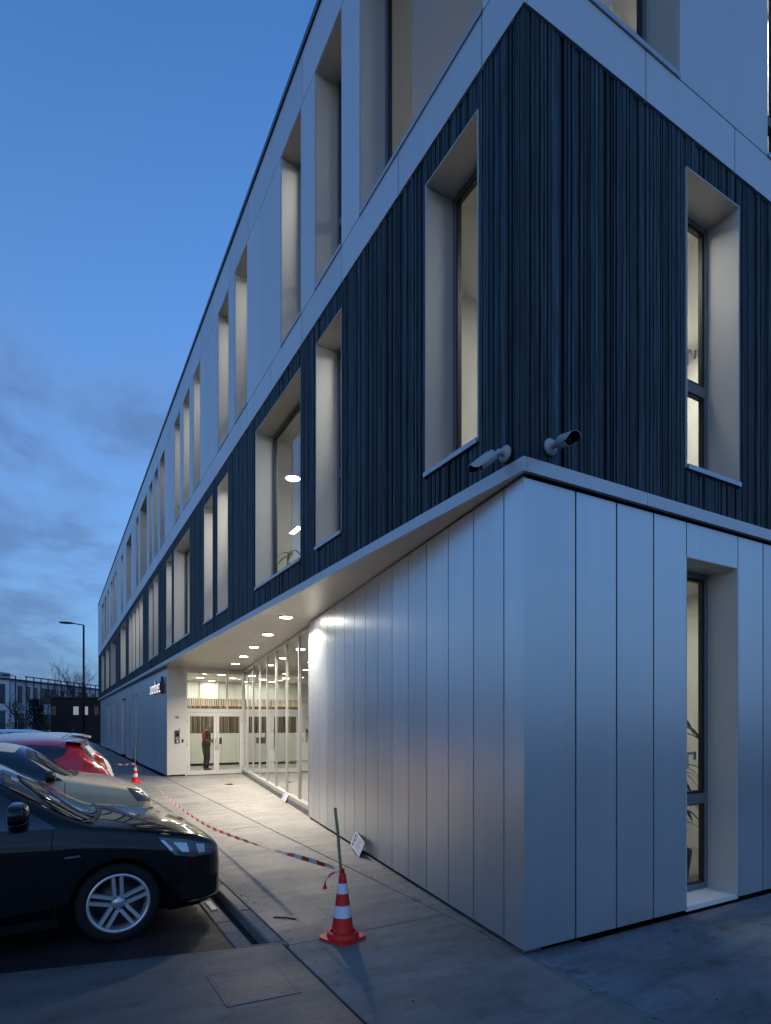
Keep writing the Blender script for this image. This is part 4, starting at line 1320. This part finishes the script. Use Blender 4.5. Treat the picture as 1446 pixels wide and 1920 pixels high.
for sg in (-1, 1):
    c.side_poly('side_window', M_carglass, [(-1.34, .965), (-2.5, 1.015), (-3.25, 1.06)], [(-1.82, 1.31), (-2.3, 1.42), (-3.05, 1.38)], sg)
    c.seam([(-1.36 + .02 * math.sin(k / 2), .30 + .66 * k / 12) for k in range(13)], sg)
    c.seam([(-2.45, .30 + .68 * k / 12) for k in range(13)], sg)
    c.side_poly('headlight', M_hl, [(-.46, .665), (-.30, .63), (-.12, .625)], [(-.60, .83), (-.35, .78), (-.085, .690)], sg, nx=14, nz=5)
    c.side_poly('reflector', M_hlin, [(-.40, .685), (-.34, .675)], [(-.48, .775), (-.36, .755)], sg, off=.006, nx=4, nz=3)
    c.side_poly('reflector', M_hlin, [(-.26, .655), (-.20, .655)], [(-.28, .735), (-.20, .72)], sg, off=.006, nx=4, nz=3)
    c.side_poly('light_blade', M_hlin, [(-.58, .80), (-.465, .67)], [(-.555, .805), (-.435, .67)], sg, off=.007, nx=6, nz=2)
    c.side_poly('intake', M_gap, [(-.40, .27), (-.24, .26), (-.08, .26)], [(-.44, .42), (-.24, .43), (-.06, .42)], sg, nx=10, nz=4)
    c.side_poly('blade', M_chrome, [(-.36, .235), (-.06, .24)], [(-.36, .248), (-.06, .255)], sg, off=.012, nx=8, nz=2)
    c.side_poly('badge', M_chrome, [(-1.29, .735), (-1.18, .74)], [(-1.29, .750), (-1.18, .755)], sg, off=.005, nx=3, nz=1)
    c.side_poly('sill_trim', M_trim, [(-1.33, .20), (-2.2, .19), (-2.98, .20)], [(-1.33, .275), (-2.2, .265), (-2.98, .275)], sg, off=.006, nx=12, nz=3)
    c.mirror(-1.62, 1.11, sg, M_pblack, 1.2)
c.seam([(-.42, .44), (-.44, .52), (-.46, .60)], -1); c.seam([(-.42, .44), (-.44, .52), (-.46, .60)], 1)
c.screen('windscreen', M_carglass, -1.02, -1.86, -.17, 1.30, q0b=1.58)
c.screen('cowl', M_trim, -.985, -1.03, -.17, 1.30, off=.006, nx=2)
c.screen('rear_window', M_carglass, -3.72, -3.35, .12, 1.45)
c.patch('windscreen_sticker', M_plate, [[(-1.32 - .08 * v, 1.62 + .045 * u, -1) for u in range(3)] for v in (0, .5, 1)], .0065)
c.patch('windscreen_sticker', M_plate, [[(-1.62 - .05 * v, 1.66 + .05 * u, -1) for u in range(3)] for v in (0, .5, 1)], .0065)
mb = MB(); mb.tube([(-1.03, .15, 1.0), (-1.08, -.2, 1.02), (-1.18, -.58, 1.035)], .008, 6); mb.build('wiper', M_trim, c.t)
mb = MB(); mb.box(.0, .012, -.26, .26, .30, .58); mb.build('grille', M_gap, c.t)
mb = MB(); mb.box(.012, .020, -.26, .26, .36, .47); mb.build('number_plate', M_plate, c.t)

# ---- the older pale gold hatchback
gold = dict(L=3.75, r=.31, wx=(-.66, -3.05), n=2.6, tum=.24, sill=.24, rim='steel',
    ztop=[(0, .72), (-.03, .82), (-.09, .90), (-.20, .970), (-.5, 1.065), (-.90, 1.15), (-.98, 1.18), (-1.5, 1.51), (-1.75, 1.555), (-2.3, 1.565), (-3.1, 1.50), (-3.5, 1.22), (-3.7, .95), (-3.75, .75)],
    zbelt=[(0, .68), (-.05, .78), (-.3, .93), (-.6, 1.00), (-1.0, 1.07), (-2, 1.12), (-3.4, 1.14), (-3.7, .9), (-3.75, .7)],
    hw=[(0, .52), (-.02, .60), (-.07, .68), (-.16, .755), (-.36, .80), (-1.0, .83), (-2.6, .835), (-3.3, .79), (-3.65, .68), (-3.75, .55)],
    side=[(0, .93), (.2, .965), (.5, .985), (.75, 1.0), (.9, .995), (1, .972)])
M_pgold = paint('pale_gold_paint', (.85, .68, .42), .0, .42)
c = Car('pale gold older hatchback parked nose to the pavement beside the black car', (-1.85, 5.62, -.09), 0, gold, M_pgold)
for sg in (-1, 1):
    c.side_poly('side_window', M_carglass, [(-1.05, 1.10), (-1.9, 1.13), (-2.9, 1.17)], [(-1.50, 1.43), (-1.9, 1.49), (-2.8, 1.45)], sg)
    c.seam([(-1.03, .32 + .76 * k / 10) for k in range(11)], sg)
    c.seam([(-2.15, .32 + .78 * k / 10) for k in range(11)], sg)
    c.side_poly('headlight', M_hl, [(-.22, .80), (-.10, .79), (-.035, .775)], [(-.34, .975), (-.16, .93), (-.05, .84)], sg, nx=12, nz=6)
    c.side_poly('indicator', M_hlin, [(-.10, .82), (-.06, .81)], [(-.13, .89), (-.07, .85)], sg, off=.006, nx=3, nz=3)
    c.side_poly('bumper_strip', M_trim, [(-.30, .60), (-.12, .60), (-.01, .60)], [(-.30, .70), (-.12, .70), (-.01, .70)], sg, off=.012, nx=10, nz=3)
    c.side_poly('side_strip', M_trim, [(-1.05, .56), (-2.6, .56)], [(-1.05, .62), (-2.6, .62)], sg, off=.010, nx=14, nz=2)
    c.mirror(-1.20, 1.16, sg, M_trim, .95)
c.screen('windscreen', M_carglass, -.90, -1.50, -.13, 1.32, q0b=1.52)
c.screen('cowl', M_trim, -.86, -.91, -.13, 1.32, off=.006, nx=2)
c.screen('rear_window', M_carglass, -3.5, -3.15, .10, 1.45)
mb = MB(); mb.tube([(-.93, .1, 1.16), (-.98, -.2, 1.185), (-1.06, -.55, 1.19)], .009, 6); mb.build('wiper', M_trim, c.t)
mb = MB(); mb.box(.0, .014, -.30, .30, .56, .66); mb.build('number_plate', M_plate, c.t)

# ---- hatchbacks with their tails to the pavement
rear = dict(L=3.80, r=.32, wx=(-.80, -3.22), n=2.7, tum=.24, sill=.22, rim='steel',
    ztop=[(0, .62), (-.08, .78), (-.3, .93), (-.9, 1.07), (-1.0, 1.11), (-1.8, 1.49), (-2.2, 1.555), (-2.8, 1.56), (-3.24, 1.505), (-3.30, 1.46), (-3.50, 1.20), (-3.62, 1.08), (-3.73, .95), (-3.79, .78), (-3.80, .6)],
    zbelt=[(0, .58), (-.3, .82), (-1, 1.0), (-2, 1.09), (-2.8, 1.16), (-3.25, 1.18), (-3.5, 1.10), (-3.7, .90), (-3.80, .56)],
    hw=[(0, .5), (-.05, .64), (-.3, .79), (-1, .84), (-2.6, .85), (-3.3, .82), (-3.6, .74), (-3.74, .64), (-3.80, .5)])
def tail_car(label, tail_x, y, mat, scale=1.0, sharp=1.0, lamp_mat=M_tail):
    c = Car(label, (tail_x - 3.80 * scale, y, -.09), PI, rear, mat)
    c.t.location.x = tail_x - 3.80 * scale
    c.t.scale = (scale, scale, scale * sharp)
    for sg in (-1, 1):
        c.side_poly('side_window', M_carglass, [(-1.35, 1.08), (-1.9, 1.11), (-2.55, 1.16), (-2.88, 1.22), (-3.04, 1.30)], [(-1.80, 1.36), (-2.2, 1.45), (-2.6, 1.46), (-2.92, 1.44), (-3.10, 1.395)], sg, nx=30)
        c.seam([(-1.30, .32 + .74 * k / 10) for k in range(11)], sg); c.seam([(-2.45, .32 + .80 * k / 10) for k in range(11)], sg)
        c.side_poly('tail_light', lamp_mat, [(-3.40, .93), (-3.52, .87), (-3.66, .85)], [(-3.40, 1.16), (-3.47, 1.18), (-3.57, 1.10)], sg, off=.010, nx=10, nz=6)
        c.side_poly('lamp_lens', M_tailw, [(-3.50, .90), (-3.62, .87)], [(-3.50, .99), (-3.60, .97)], sg, off=.014, nx=4, nz=3)
        c.mirror(-1.45, 1.13, sg, mat, .95)
    c.screen('windscreen', M_carglass, -.98, -1.78, -.13, 1.32, q0b=1.5)
    c.screen('rear_window', M_carglass, -3.535, -3.29, .10, 1.30, q0b=1.5)
    mb = MB()
    rows = []
    for (x, z, w) in ((-3.10, 1.545, .58), (-3.30, 1.515, .57), (-3.42, 1.485, .55), (-3.42, 1.465, .55), (-3.26, 1.47, .57)):
        rows.append([(x + .05 * (t * t), w * t, z - .03 * t * t) for t in [-1 + k / 6 for k in range(13)]])
    mb.grid(rows); recalc(mb.build('roof_spoiler', mat, c.t))
    mb = MB(); mb.tube([(-3.0, 0, 1.54), (-3.12, 0, 1.62)], .006, 6); mb.build('aerial', M_trim, c.t)
    mb = MB(); mb.box(-3.815, -3.80, -.26, .26, .62, .72); mb.build('number_plate', M_plate, c.t)
    mb = MB(); mb.tube([(-3.62, .1, 1.06), (-3.52, -.1, 1.2)], .008, 6); mb.build('rear_wiper', M_trim, c.t)
    return c
tail_car('red hatchback parked tail to the pavement between the gold and the white car', -2.10, 7.95, paint('red_paint', (.34, .005, .018), .1, .3))
tail_car('white hatchback with a roof spoiler parked tail to the pavement beyond the red car', -1.93, 10.4, paint('white_paint', (.62, .62, .63), .0, .35), 1.04, 1.0)
tail_car('dark purple hatchback whose roof shows beyond the white car', -2.35, 13.1, paint('purple_paint', (.035, .012, .04), .3, .3), 1.02, .985)
c = Car('pale blue car with its roof and side glass showing farthest along the parking row', (-1.75, 16.2, -.09), 0, gold, paint('pale_blue_paint', (.36, .46, .56), .3, .35))
c.t.scale = (1.05, 1.05, 1.045)
for sg in (-1, 1):
    c.side_poly('side_window', M_carglass, [(-1.05, 1.10), (-1.9, 1.13), (-2.25, 1.14)], [(-1.50, 1.43), (-1.9, 1.49), (-2.25, 1.485)], sg)
    c.side_poly('rear_side_window', M_carglass, [(-2.35, 1.15), (-2.9, 1.17)], [(-2.35, 1.485), (-2.8, 1.45)], sg)
    c.mirror(-1.20, 1.16, sg, M_trim, .95)
c.screen('windscreen', M_carglass, -.90, -1.50, -.13, 1.32, q0b=1.52)
c.screen('rear_window', M_carglass, -3.5, -3.15, .10, 1.45)

# ================================================================== PERSON BEHIND THE DOOR
M_skin = plain('skin', (.42, .24, .17), .5)
M_redk = plain('red_sleeve', (.34, .012, .018), .85, noise=.12, nscale=20)
M_vest = plain('dark_vest', (.012, .014, .020), .8, noise=.2, nscale=20)
M_trou = plain('dark_trousers', (.016, .018, .026), .85, noise=.2, nscale=16)
M_shoe = plain('black_shoe', (.01, .01, .01), .5)
M_hair = plain('grey_hair', (.07, .065, .06), .8, noise=.3, nscale=60)
def skin_mesh(verts, edges, root, sub=2):
    me = bpy.data.meshes.new('sk'); me.from_pydata([v[0] for v in verts], edges, []); me.update()
    o = bpy.data.objects.new('sk', me); COL.objects.link(o)
    md = o.modifiers.new('s', 'SKIN'); md.use_smooth_shade = True
    for i, v in enumerate(verts):
        r = v[1]; me.skin_vertices[0].data[i].radius = (r, r) if not isinstance(r, tuple) else r
        me.skin_vertices[0].data[i].use_root = (i == root)
    ss = o.modifiers.new('u', 'SUBSURF'); ss.levels = sub; ss.render_levels = sub
    dg = bpy.context.evaluated_depsgraph_get()
    r = bpy.data.meshes.new_from_object(o.evaluated_get(dg)); bpy.data.objects.remove(o)
    return r
# local frame: facing +x (towards the other leaf), left side is +y
vv, ee = [], []
def V_(p, r, to=None):
    vv.append((p, r)); 
    if to is not None: ee.append((to, len(vv) - 1))
    return len(vv) - 1
pel = V_((0, 0, .93), (.185, .15))
wa = V_((.02, 0, 1.06), (.19, .155), pel); ch = V_((.02, 0, 1.24), (.195, .15), wa); sh = V_((.0, 0, 1.37), (.145, .10), ch)
nk = V_((.02, 0, 1.455), .055, sh); hd = V_((.04, 0, 1.50), .055, nk)
for sg in (-1, 1):
    a = V_((.0, sg * .20, 1.345), .075, sh); 
    el = (.02, sg * .295, 1.09)
    b = V_(el, .056, a)
    wr = (.25, sg * .17, 1.03); c_ = V_(wr, .030, b)
    pm = V_((.31, sg * .145, 1.035), (.036, .018), c_)
    for k, (dy, ln, dz) in enumerate(((-.026, .050, .0), (-.009, .062, .0), (.009, .058, .0), (.026, .046, -.004))):
        f1 = V_((.345, sg * .145 + dy, 1.035 + dz), .0088, pm); f2 = V_((.345 + ln * .55, sg * .145 + dy, 1.026 + dz), .0082, f1); V_((.345 + ln * .75, sg * .145 + dy, 1.004 + dz), .0075, f2)
    t1 = V_((.30, sg * .145 - sg * .035, 1.05), .0095, pm); V_((.335, sg * .145 - sg * .05, 1.055), .0085, t1)
    hp = V_((.0, sg * .105, .84), .112, pel); kn = V_((.03 if sg < 0 else .05, sg * .10, .48), .076, hp); an = V_((-.02 if sg < 0 else .01, sg * .105, .10), .055, kn)
    hl = V_((.0 if sg < 0 else .03, sg * .105, .045), .042, an); V_((.13 if sg < 0 else .16, sg * .12, .035), (.042, .032), hl)
pm_ = skin_mesh(vv, ee, pel)
for m in (M_vest, M_redk, M_trou, M_skin, M_shoe): pm_.materials.append(m)
for p in pm_.polygons:
    c0 = p.center; ay = abs(c0.y)
    if c0.z > 1.435: mi = 3
    elif c0.x > .225 and c0.z > .9: mi = 3
    elif c0.z > .95 and (ay > .205 and c0.z > 1.0 or c0.x > .20): mi = 1
    elif c0.z > .93: mi = 0
    elif c0.z > .085: mi = 2
    else: mi = 4
    p.material_index = mi; p.use_smooth = True
per = thing('person', 'person with red sleeves, dark vest and dark trousers standing behind the left glass door', 'person', (1.72, 18.1, .027), R(-32))
link('body', pm_, per)
# head with brow, nose, chin, ears as one mesh
bm = bmesh.new(); bmesh.ops.create_uvsphere(bm, u_segments=24, v_segments=18, radius=1)
for v in bm.verts:
    x, y, z = v.co
    f = 1.0
    v.co = Vector((x * .095, y * .074, z * .118))
    if z < -.2: v.co.x += .012 * (-z) if x > 0 else 0; v.co.y *= 1 + .18 * (z + .2)
    if x > .85 and abs(y) < .22:
        if -.35 < z < .08: v.co.x += .020 * (1 - abs(y) / .25)
    if x > .5 and abs(abs(y) - .4) < .16 and .0 < z < .28: v.co.x -= .008
    if abs(y) > .93 and abs(x) < .3 and abs(z + .02) < .3: v.co.y *= 1.13
hm = bpy.data.meshes.new('head'); bm.to_mesh(hm); bm.free()
hm.materials.append(M_skin)
for p in hm.polygons: p.use_smooth = True
ho = link('head', hm, per); ho.location = (.055, 0, 1.585); ho.rotation_euler = (0, R(8), R(10))
bm = bmesh.new(); bmesh.ops.create_uvsphere(bm, u_segments=24, v_segments=16, radius=1)
bmesh.ops.delete(bm, geom=[v for v in bm.verts if v.co.z < -.25 - .5 * (v.co.x < -.3) or (v.co.x > .55 and v.co.z < .62)], context='VERTS')
for v in bm.verts: v.co = Vector((v.co.x * .101 - .004, v.co.y * .081, v.co.z * .124 + .003))
bmesh.ops.solidify(bm, geom=bm.faces[:], thickness=.006)
hm2 = bpy.data.meshes.new('hair'); bm.to_mesh(hm2); bm.free(); hm2.materials.append(M_hair)
h2 = link('hair', hm2, ho)
mb = MB()
for sg in (-1, 1): mb.lathe([(.0, .006), (.008, .004), (.010, -.004)], (.083, sg * .030, .016), (1, 0, 0), 10)
mb.build('eyes', M_lens, ho)
mb = MB(); mb.box(.088, .096, -.022, .022, -.052, -.046); mb.build('mouth', M_redk, ho)
bx_ = thing('carried_box', 'small dark box held at the waist by the person behind the door', 'box', (1.72 + .36 * .848, 18.1 - .36 * .530, 1.0), R(-32))
mb = MB(); mb.box(-.06, .16, -.17, .17, -.02, .20); bevel(mb.build('carton', M_vest, bx_), .01)
mb = MB(); mb.box(-.06, .16, -.025, .025, .2005, .2015); mb.build('strip', M_black, bx_)

# ================================================================== THINGS INSIDE THE WINDOWS
pl = thing('reflection_disc', 'round glowing disc standing in for a reflection in the wide first floor window', 'reflection', (.82, 6.95, 6.2))  # glowing disc modelled in place of a bright reflection on the pane
mb = MB(); mb.lathe([(.0, .10), (.02, .095), (.06, .08), (.12, .03), (.145, .0)], n=28); mb.build('shade', M_frame, pl)
mb = MB(); mb.lathe([(.0, -.010), (.11, -.006), (.13, .004)], n=28); mb.build('diffuser', emis('reflection_glow', (1, .95, .88), 3.0), pl)
mb = MB(); mb.tube([(0, 0, .15), (0, 0, .54)], .004, 6); mb.build('cord', M_black, pl)
ln = thing('reflection_strip', 'short glowing strip standing in for a lower reflection in the wide first floor window', 'reflection', (.86, 6.75, 5.25))  # second reflection on the pane, built as a row of glowing cells
mb = MB(); mb.box(-.06, .06, -.04, .40, .0, .03); mb.build('housing', M_doorframe, ln)
for k in range(6):
    mb = MB(); mb.box(-.05, .05, -.03 + .07 * k, .02 + .07 * k, -.006, -.001); mb.build('lit_cell', M_refl_w, ln)
mb = MB(); mb.tube([(0, 0, .03), (0, 0, 1.49)], .003, 6); mb.tube([(0, .36, .03), (0, .36, 1.49)], .003, 6); mb.build('cord', M_black, ln)
dl = thing('desk_lamp', 'tiny lit desk lamp glowing at the foot of the first window on the long side', 'desk lamp', (1.0, 1.95, Z0 + .12))
mb = MB(); mb.tube([(0, 0, .74), (0, 0, .98), (-.08, -.1, 1.06)], .01, 6); mb.lathe([(0, 0), (.07, 0), (.07, .74), (0, .74)], n=12); mb.build('stand', M_frame, dl)
mb = MB(); mb.lathe([(0, -.03), (.03, -.02), (.035, .0), (.02, .03), (0, .035)], (-.09, -.11, 1.05), n=14); mb.build('bulb', emis('bulb_glow', (1, .9, .75), 5), dl)

M_leaf = plain('leaf_green', (.035, .075, .03), .45, noise=.3, nscale=12)
M_pot = plain('dark_pot', (.02, .02, .02), .5)
def potted(lab, loc, h, n, seed):
    t = thing('potted_plant', lab, 'plant', loc); rr = random.Random(seed)
    mb = MB(); mb.lathe([(.0, 0), (.13, 0), (.17, .30), (.155, .30), (.14, .27), (0, .27)], n=24); mb.build('pot', M_pot, t)
    mb = MB()
    for k in range(3): mb.tube([(0, 0, .25), (rr.uniform(-.04, .04), rr.uniform(-.04, .04), h * .5), (rr.uniform(-.08, .08), rr.uniform(-.08, .08), h * .85)], [.014, .011, .007], 6)
    mb.build('stem', M_stick, t)
    for k in range(n):
        a = rr.uniform(0, 2 * PI); z = .45 + (h - .45) * rr.random(); L = rr.uniform(.22, .42)
        d = Vector((math.cos(a), math.sin(a), 0)); s = Vector((-d.y, d.x, 0)); rows = []
        for j in range(7):
            u = j / 6; w = .034 * math.sin(PI * min(1, u * .92 + .06)) ** .7
            c = Vector((0, 0, z)) + d * (L * u) + Vector((0, 0, .20 * u - .34 * u * u))
            rows.append([c - s * w + Vector((0, 0, .008)), c, c + s * w + Vector((0, 0, .008))])
        mb = MB(); mb.grid(rows); mb.build('leaf', M_leaf, t)
potted('leafy green plant in a dark pot behind the tall ground floor window', (2.95, .80, .03), 1.75, 40, 4)
potted('small bushy plant standing behind the wide first floor window', (.95, 7.4, Z0 + .12), 1.35, 34, 9)

# ================================================================== STREET LAMP
def street_lamp(lab, loc, h, reach, az, scale=1.0, nm='street_lamp'):
    t = thing(nm, lab, 'street lamp', loc, az)
    mb = MB(); mb.tube([(0, 0, 0), (0, 0, h)], [.095 * scale, .065 * scale], 12); mb.lathe([(.14 * scale, 0), (.14 * scale, .9), (.10 * scale, .95)], n=14); mb.build('pole', M_black, t)
    mb = MB(); mb.tube([(0, 0, h - .02), (reach * .45, 0, h + .06)], .04 * scale, 8); mb.build('arm', M_black, t)
    mb = MB(); rows = []
    for (u, w, zt, zb) in ((.40, .05, .09, .02), (.55, .12, .13, .0), (.75, .17, .15, -.01), (.95, .14, .13, .0), (1.05, .05, .09, .03)):
        x = reach * u
        rows.append([(x, -w, h + zb), (x, -w * .9, h + (zt + zb) / 2), (x, -w * .3, h + zt), (x, w * .3, h + zt), (x, w * .9, h + (zt + zb) / 2), (x, w, h + zb), (x, -w, h + zb)])
    mb.grid(rows); n = len(rows[0])
    mb.add(rows[0][:-1], [tuple(range(n - 1))]); mb.add(rows[-1][:-1], [tuple(range(n - 1))])
    recalc(mb.build('lamp_head', M_black, t))
street_lamp('tall dark street lamp with a single arm near the far end of the building', (-1.1, 45.9, 0), 9.1, 1.55, R(180))
street_lamp('slim short black lamp post in front of the white building far back', (-5.9, 55.9, -.1), 5.9, 1.1, R(160), .7)

# ================================================================== BUILDINGS FAR BACK
M_wb = plain('white_render', (.84, .84, .85), .8, noise=.08, nscale=.6)
M_wbu = plain('pale_grey_sheet', (.42, .43, .43), .6, noise=.05, nscale=.8)
M_blueg = plain('blue_glazing', (.05, .10, .14), .12)
M_darkw = plain('dark_glazing', (.012, .015, .02), .1)
M_steel = plain('dark_steel', (.02, .022, .026), .5)
M_brown = plain('brown_cladding', (.030, .017, .014), .85, noise=.2, nscale=2)
wb = thing('white_office', 'white two storey office with a thin steel frame before its windows far behind the cars', 'building')
p0 = Vector((-7.4, 79.7, 0)); p1 = Vector((8.5, 106.5, 0)); wu = (p1 - p0).normalized(); wn_ = Vector((wu.y, -wu.x, 0)); wL = (p1 - p0).length
if wn_.dot(Vector((0, -1, 0))) < 0: wn_ = -wn_
def wbox(nm, mat, s0, s1, d0, d1, z0, z1, par=wb):
    mb = MB(); c = p0 + wu * (s0 + s1) / 2 + wn_ * (d0 + d1) / 2 + Vector((0, 0, (z0 + z1) / 2))
    mb.obox(c, wu, wn_, (0, 0, 1), (s1 - s0) / 2, (d1 - d0) / 2, (z1 - z0) / 2); return mb.build(nm, mat, par)
wbox('wall', M_wb, 0, wL, -8, 0, -.1, 6.95)
wbox('roof', M_steel, -.2, wL + .2, -8.2, .25, 6.96, 7.1)
rw = random.Random(5)
s = 1.0
while s < wL - 1.6:
    for z0, h in ((.9, 2.0), (4.3, 2.0)):
        w = rw.choice((.8, .8, 1.1, 1.8))
        if rw.random() < .85:
            f = wbox('window', M_steel, s, s + w, .01, .06, z0, z0 + h)
            wbox('pane', M_darkw, s + .06, s + w - .06, .061, .08, z0 + .06, z0 + h - .06, f)
    s += rw.choice((1.5, 1.9, 2.4))
for k in range(22):
    s = .2 + k * (wL - .4) / 21
    wbox('steel_post', M_steel, s - .04, s + .04, 1.5, 1.6, -.1, 7.3)
wbox('steel_rail', M_steel, 0, wL, 1.49, 1.61, 7.3, 7.42); wbox('steel_rail', M_steel, 0, wL, 1.49, 1.61, 3.55, 3.63)
# its left wing: blue-green glazing with a lit pane
q0 = Vector((-26, 68, 0)); q1 = Vector((-7.7, 79.4, 0)); qu_ = (q1 - q0).normalized(); qn = Vector((qu_.y, -qu_.x, 0)); qL = (q1 - q0).length
def qbox(nm, mat, s0, s1, d0, d1, z0, z1, par=None):
    mb = MB(); c = q0 + qu_ * (s0 + s1) / 2 + qn * (d0 + d1) / 2 + Vector((0, 0, (z0 + z1) / 2))
    mb.obox(c, qu_, qn, (0, 0, 1), (s1 - s0) / 2, (d1 - d0) / 2, (z1 - z0) / 2); return mb.build(nm, mat, par or wb)
qbox('wing_wall', M_wb, 0, qL, -6, 0, -.1, 6.95); qbox('wing_roof', M_steel, 0, qL, -6, .2, 6.96, 7.1)
M_litw = emis('lit_window', (1.0, .62, .25), .05)
for k in range(9):
    s = qL - 1.5 - k * 2.3
    for z0, h in ((.2, 3.0), (4.1, 2.3)):
        f = qbox('window', M_steel, s - 1.0, s + 1.0, .01, .06, z0, z0 + h)
        qbox('pane', M_litw if (k == 0 and z0 > 3) else M_blueg, s - .92, s - .02, .061, .08, z0 + .07, z0 + h - .07, f)
        qbox('pane', M_blueg, s + .02, s + .92, .061, .08, z0 + .07, z0 + h - .07, f)
qbox('band', M_wb, 0, qL, .0, .12, 3.3, 3.9)
up = thing('rooftop_hall', 'pale grey metal clad upper hall rising behind the white office roof', 'building')
def ubox(nm, mat, s0, s1, d0, d1, z0, z1):
    mb = MB(); c = p0 + wu * (s0 + s1) / 2 + wn_ * (d0 + d1) / 2 + Vector((0, 0, (z0 + z1) / 2))
    mb.obox(c, wu, wn_, (0, 0, 1), (s1 - s0) / 2, (d1 - d0) / 2, (z1 - z0) / 2); return mb.build(nm, mat, up)
for k in range(9): ubox('metal_sheet', M_wbu, k * 1.55 + .02, (k + 1) * 1.55 - .02, -12, -9.6, -.1, 9.0)
mb = MB(); a = p0 + wn_ * -9.65; mb.prism([tuple(a.xy), tuple((a + wn_ * -8).xy), (-32, 92), (-28, 84.5)], -.1, 8.9); recalc(mb.build('side_wall', plain('blue_grey_sheet', (.16, .24, .32), .5), up))

bb = thing('brown_block', 'low dark brown flat roofed block with two small lit windows beyond the cars', 'building')
b0 = Vector((-3.35, 66.0, 0)); b1 = Vector((6.0, 61.5, 0)); bu = (b1 - b0).normalized(); bn = Vector((bu.y, -bu.x, 0)); bL = (b1 - b0).length
def bbox_(nm, mat, s0, s1, d0, d1, z0, z1, par=bb):
    mb = MB(); c = b0 + bu * (s0 + s1) / 2 + bn * (d0 + d1) / 2 + Vector((0, 0, (z0 + z1) / 2))
    mb.obox(c, bu, bn, (0, 0, 1), (s1 - s0) / 2, (d1 - d0) / 2, (z1 - z0) / 2); return mb.build(nm, mat, par)
bbox_('wall', M_brown, 0, bL, -6, 0, -.1, 4.35); bbox_('roof', M_steel, -.1, bL + .1, -6.1, .12, 4.36, 4.48)
M_warmw = emis('dim_lit_window', (1.0, .78, .5), .035)
for s, w, lit in ((.35, .5, 0), (2.55, .62, 1), (3.55, .5, 1), (4.6, .5, 0)):
    f = bbox_('window', M_steel, s - w / 2, s + w / 2, .01, .05, 2.55, 3.55); bbox_('pane', M_warmw if lit else M_darkw, s - w / 2 + .05, s + w / 2 - .05, .051, .07, 2.62, 3.48, f)

# railing before the white building
fn = thing('metal_fence', 'dark metal bar railing in front of the white office', 'fence')
f0 = Vector((-19, 49.5, 0)); f1 = Vector((-3.6, 57.4, 0)); fu = (f1 - f0).normalized(); fL = (f1 - f0).length
mb = MB()
for z in (.25, 1.68): 
    c = (f0 + f1) / 2; mb.obox((c.x, c.y, z), fu, (-fu.y, fu.x, 0), (0, 0, 1), fL / 2, .02, .025)
mb.build('rail', M_steel, fn)
mb0 = MB(); mb0.box(-.012, .012, -.012, .012, .0, 1.78); bar = mb0.mesh('bar', M_steel)
nb = int(fL / .13)
for k in range(nb):
    o = link('bar', bar, fn); o.location = f0 + fu * (k * .13)

# ================================================================== BARE TREES
M_bark = plain('dark_bark', (.022, .018, .016), .9)
M_ivy = plain('ivy_leaf', (.022, .030, .016), .7, vary=.2)
def tree(lab, loc, h, seed, spread=.5, ivy=0, levels=4, cat='tree', nm='bare_tree', trunk_r=None, forks=3):
    t = thing(nm, lab, cat, loc); rr = random.Random(seed)
    tm, cm_ = MB(), MB()
    r0 = trunk_r or h * .014
    tips = []
    def grow(p, d, L, r, lv):
        n = 3; pts = [p]
        for k in range(n):
            d = (d + Vector((rr.uniform(-.13, .13), rr.uniform(-.13, .13), rr.uniform(-.02, .10)))).normalized()
            pts.append(pts[-1] + d * L / n)
        (tm if lv == levels else cm_).tube(pts, [r * (1 - .45 * k / n) for k in range(n + 1)], 5 if lv >= levels - 1 else 3, caps=False)
        if lv == 0: tips.append(pts[-1]); return
        m = forks + (1 if lv < levels else 2)
        for k in range(m):
            q = pts[rr.choice((1, 2, 3, 3))] if lv < levels else pts[rr.choice((1, 2, 2, 3))]
            a = rr.uniform(0, 2 * PI)
            nd = (d * rr.uniform(.7, 1.1) + Vector((math.cos(a), math.sin(a), rr.uniform(-.1, .4))) * spread).normalized()
            grow(q, nd, L * rr.uniform(.52, .78), r * .50, lv - 1)
    grow(Vector((0, 0, 0)), Vector((0, 0, 1)), h * .42, r0, levels)
    tm.build('trunk', M_bark, t); cm_.build('crown', M_bark, t)
    if ivy:
        mb = MB()
        for k in range(ivy):
            z = h * .72 * rr.random() ** .8; a = rr.uniform(0, 2 * PI); q = h * .20 * (1.2 - z / h) * rr.random() ** .6
            c = Vector((q * math.cos(a), q * math.sin(a), z)); s_ = rr.uniform(.05, .13)
            u = Vector((rr.uniform(-1, 1), rr.uniform(-1, 1), rr.uniform(-1, 1))).normalized(); w = u.cross(Vector((rr.uniform(-1, 1), rr.uniform(-1, 1), 1))).normalized()
            mb.add([c + u * s_, c + w * s_ * .6, c - u * s_, c - w * s_ * .6], [(0, 1, 2, 3)])
        mb.build('leaves', M_ivy, t, kind='stuff')
tree('tall bare winter tree rising behind the street lamp', (.4, 78.0, -.1), 10.5, 3, .42, 0)
tree('bare slender tree left of the tall one behind the brown block', (-2.2, 76.0, -.1), 8.6, 8, .40, 0)
tree('dense dark ivy grown tree before the white office left of the brown block', (-4.6, 62.5, -.1), 5.8, 14, .55, 2600)
tree('twiggy bare bush tree in front of the middle of the white office', (-6.2, 66.0, -.1), 5.6, 21, .60, 500)
tree('thin bare tree before the right part of the white office', (-2.9, 72.0, -.1), 6.9, 30, .5, 200)
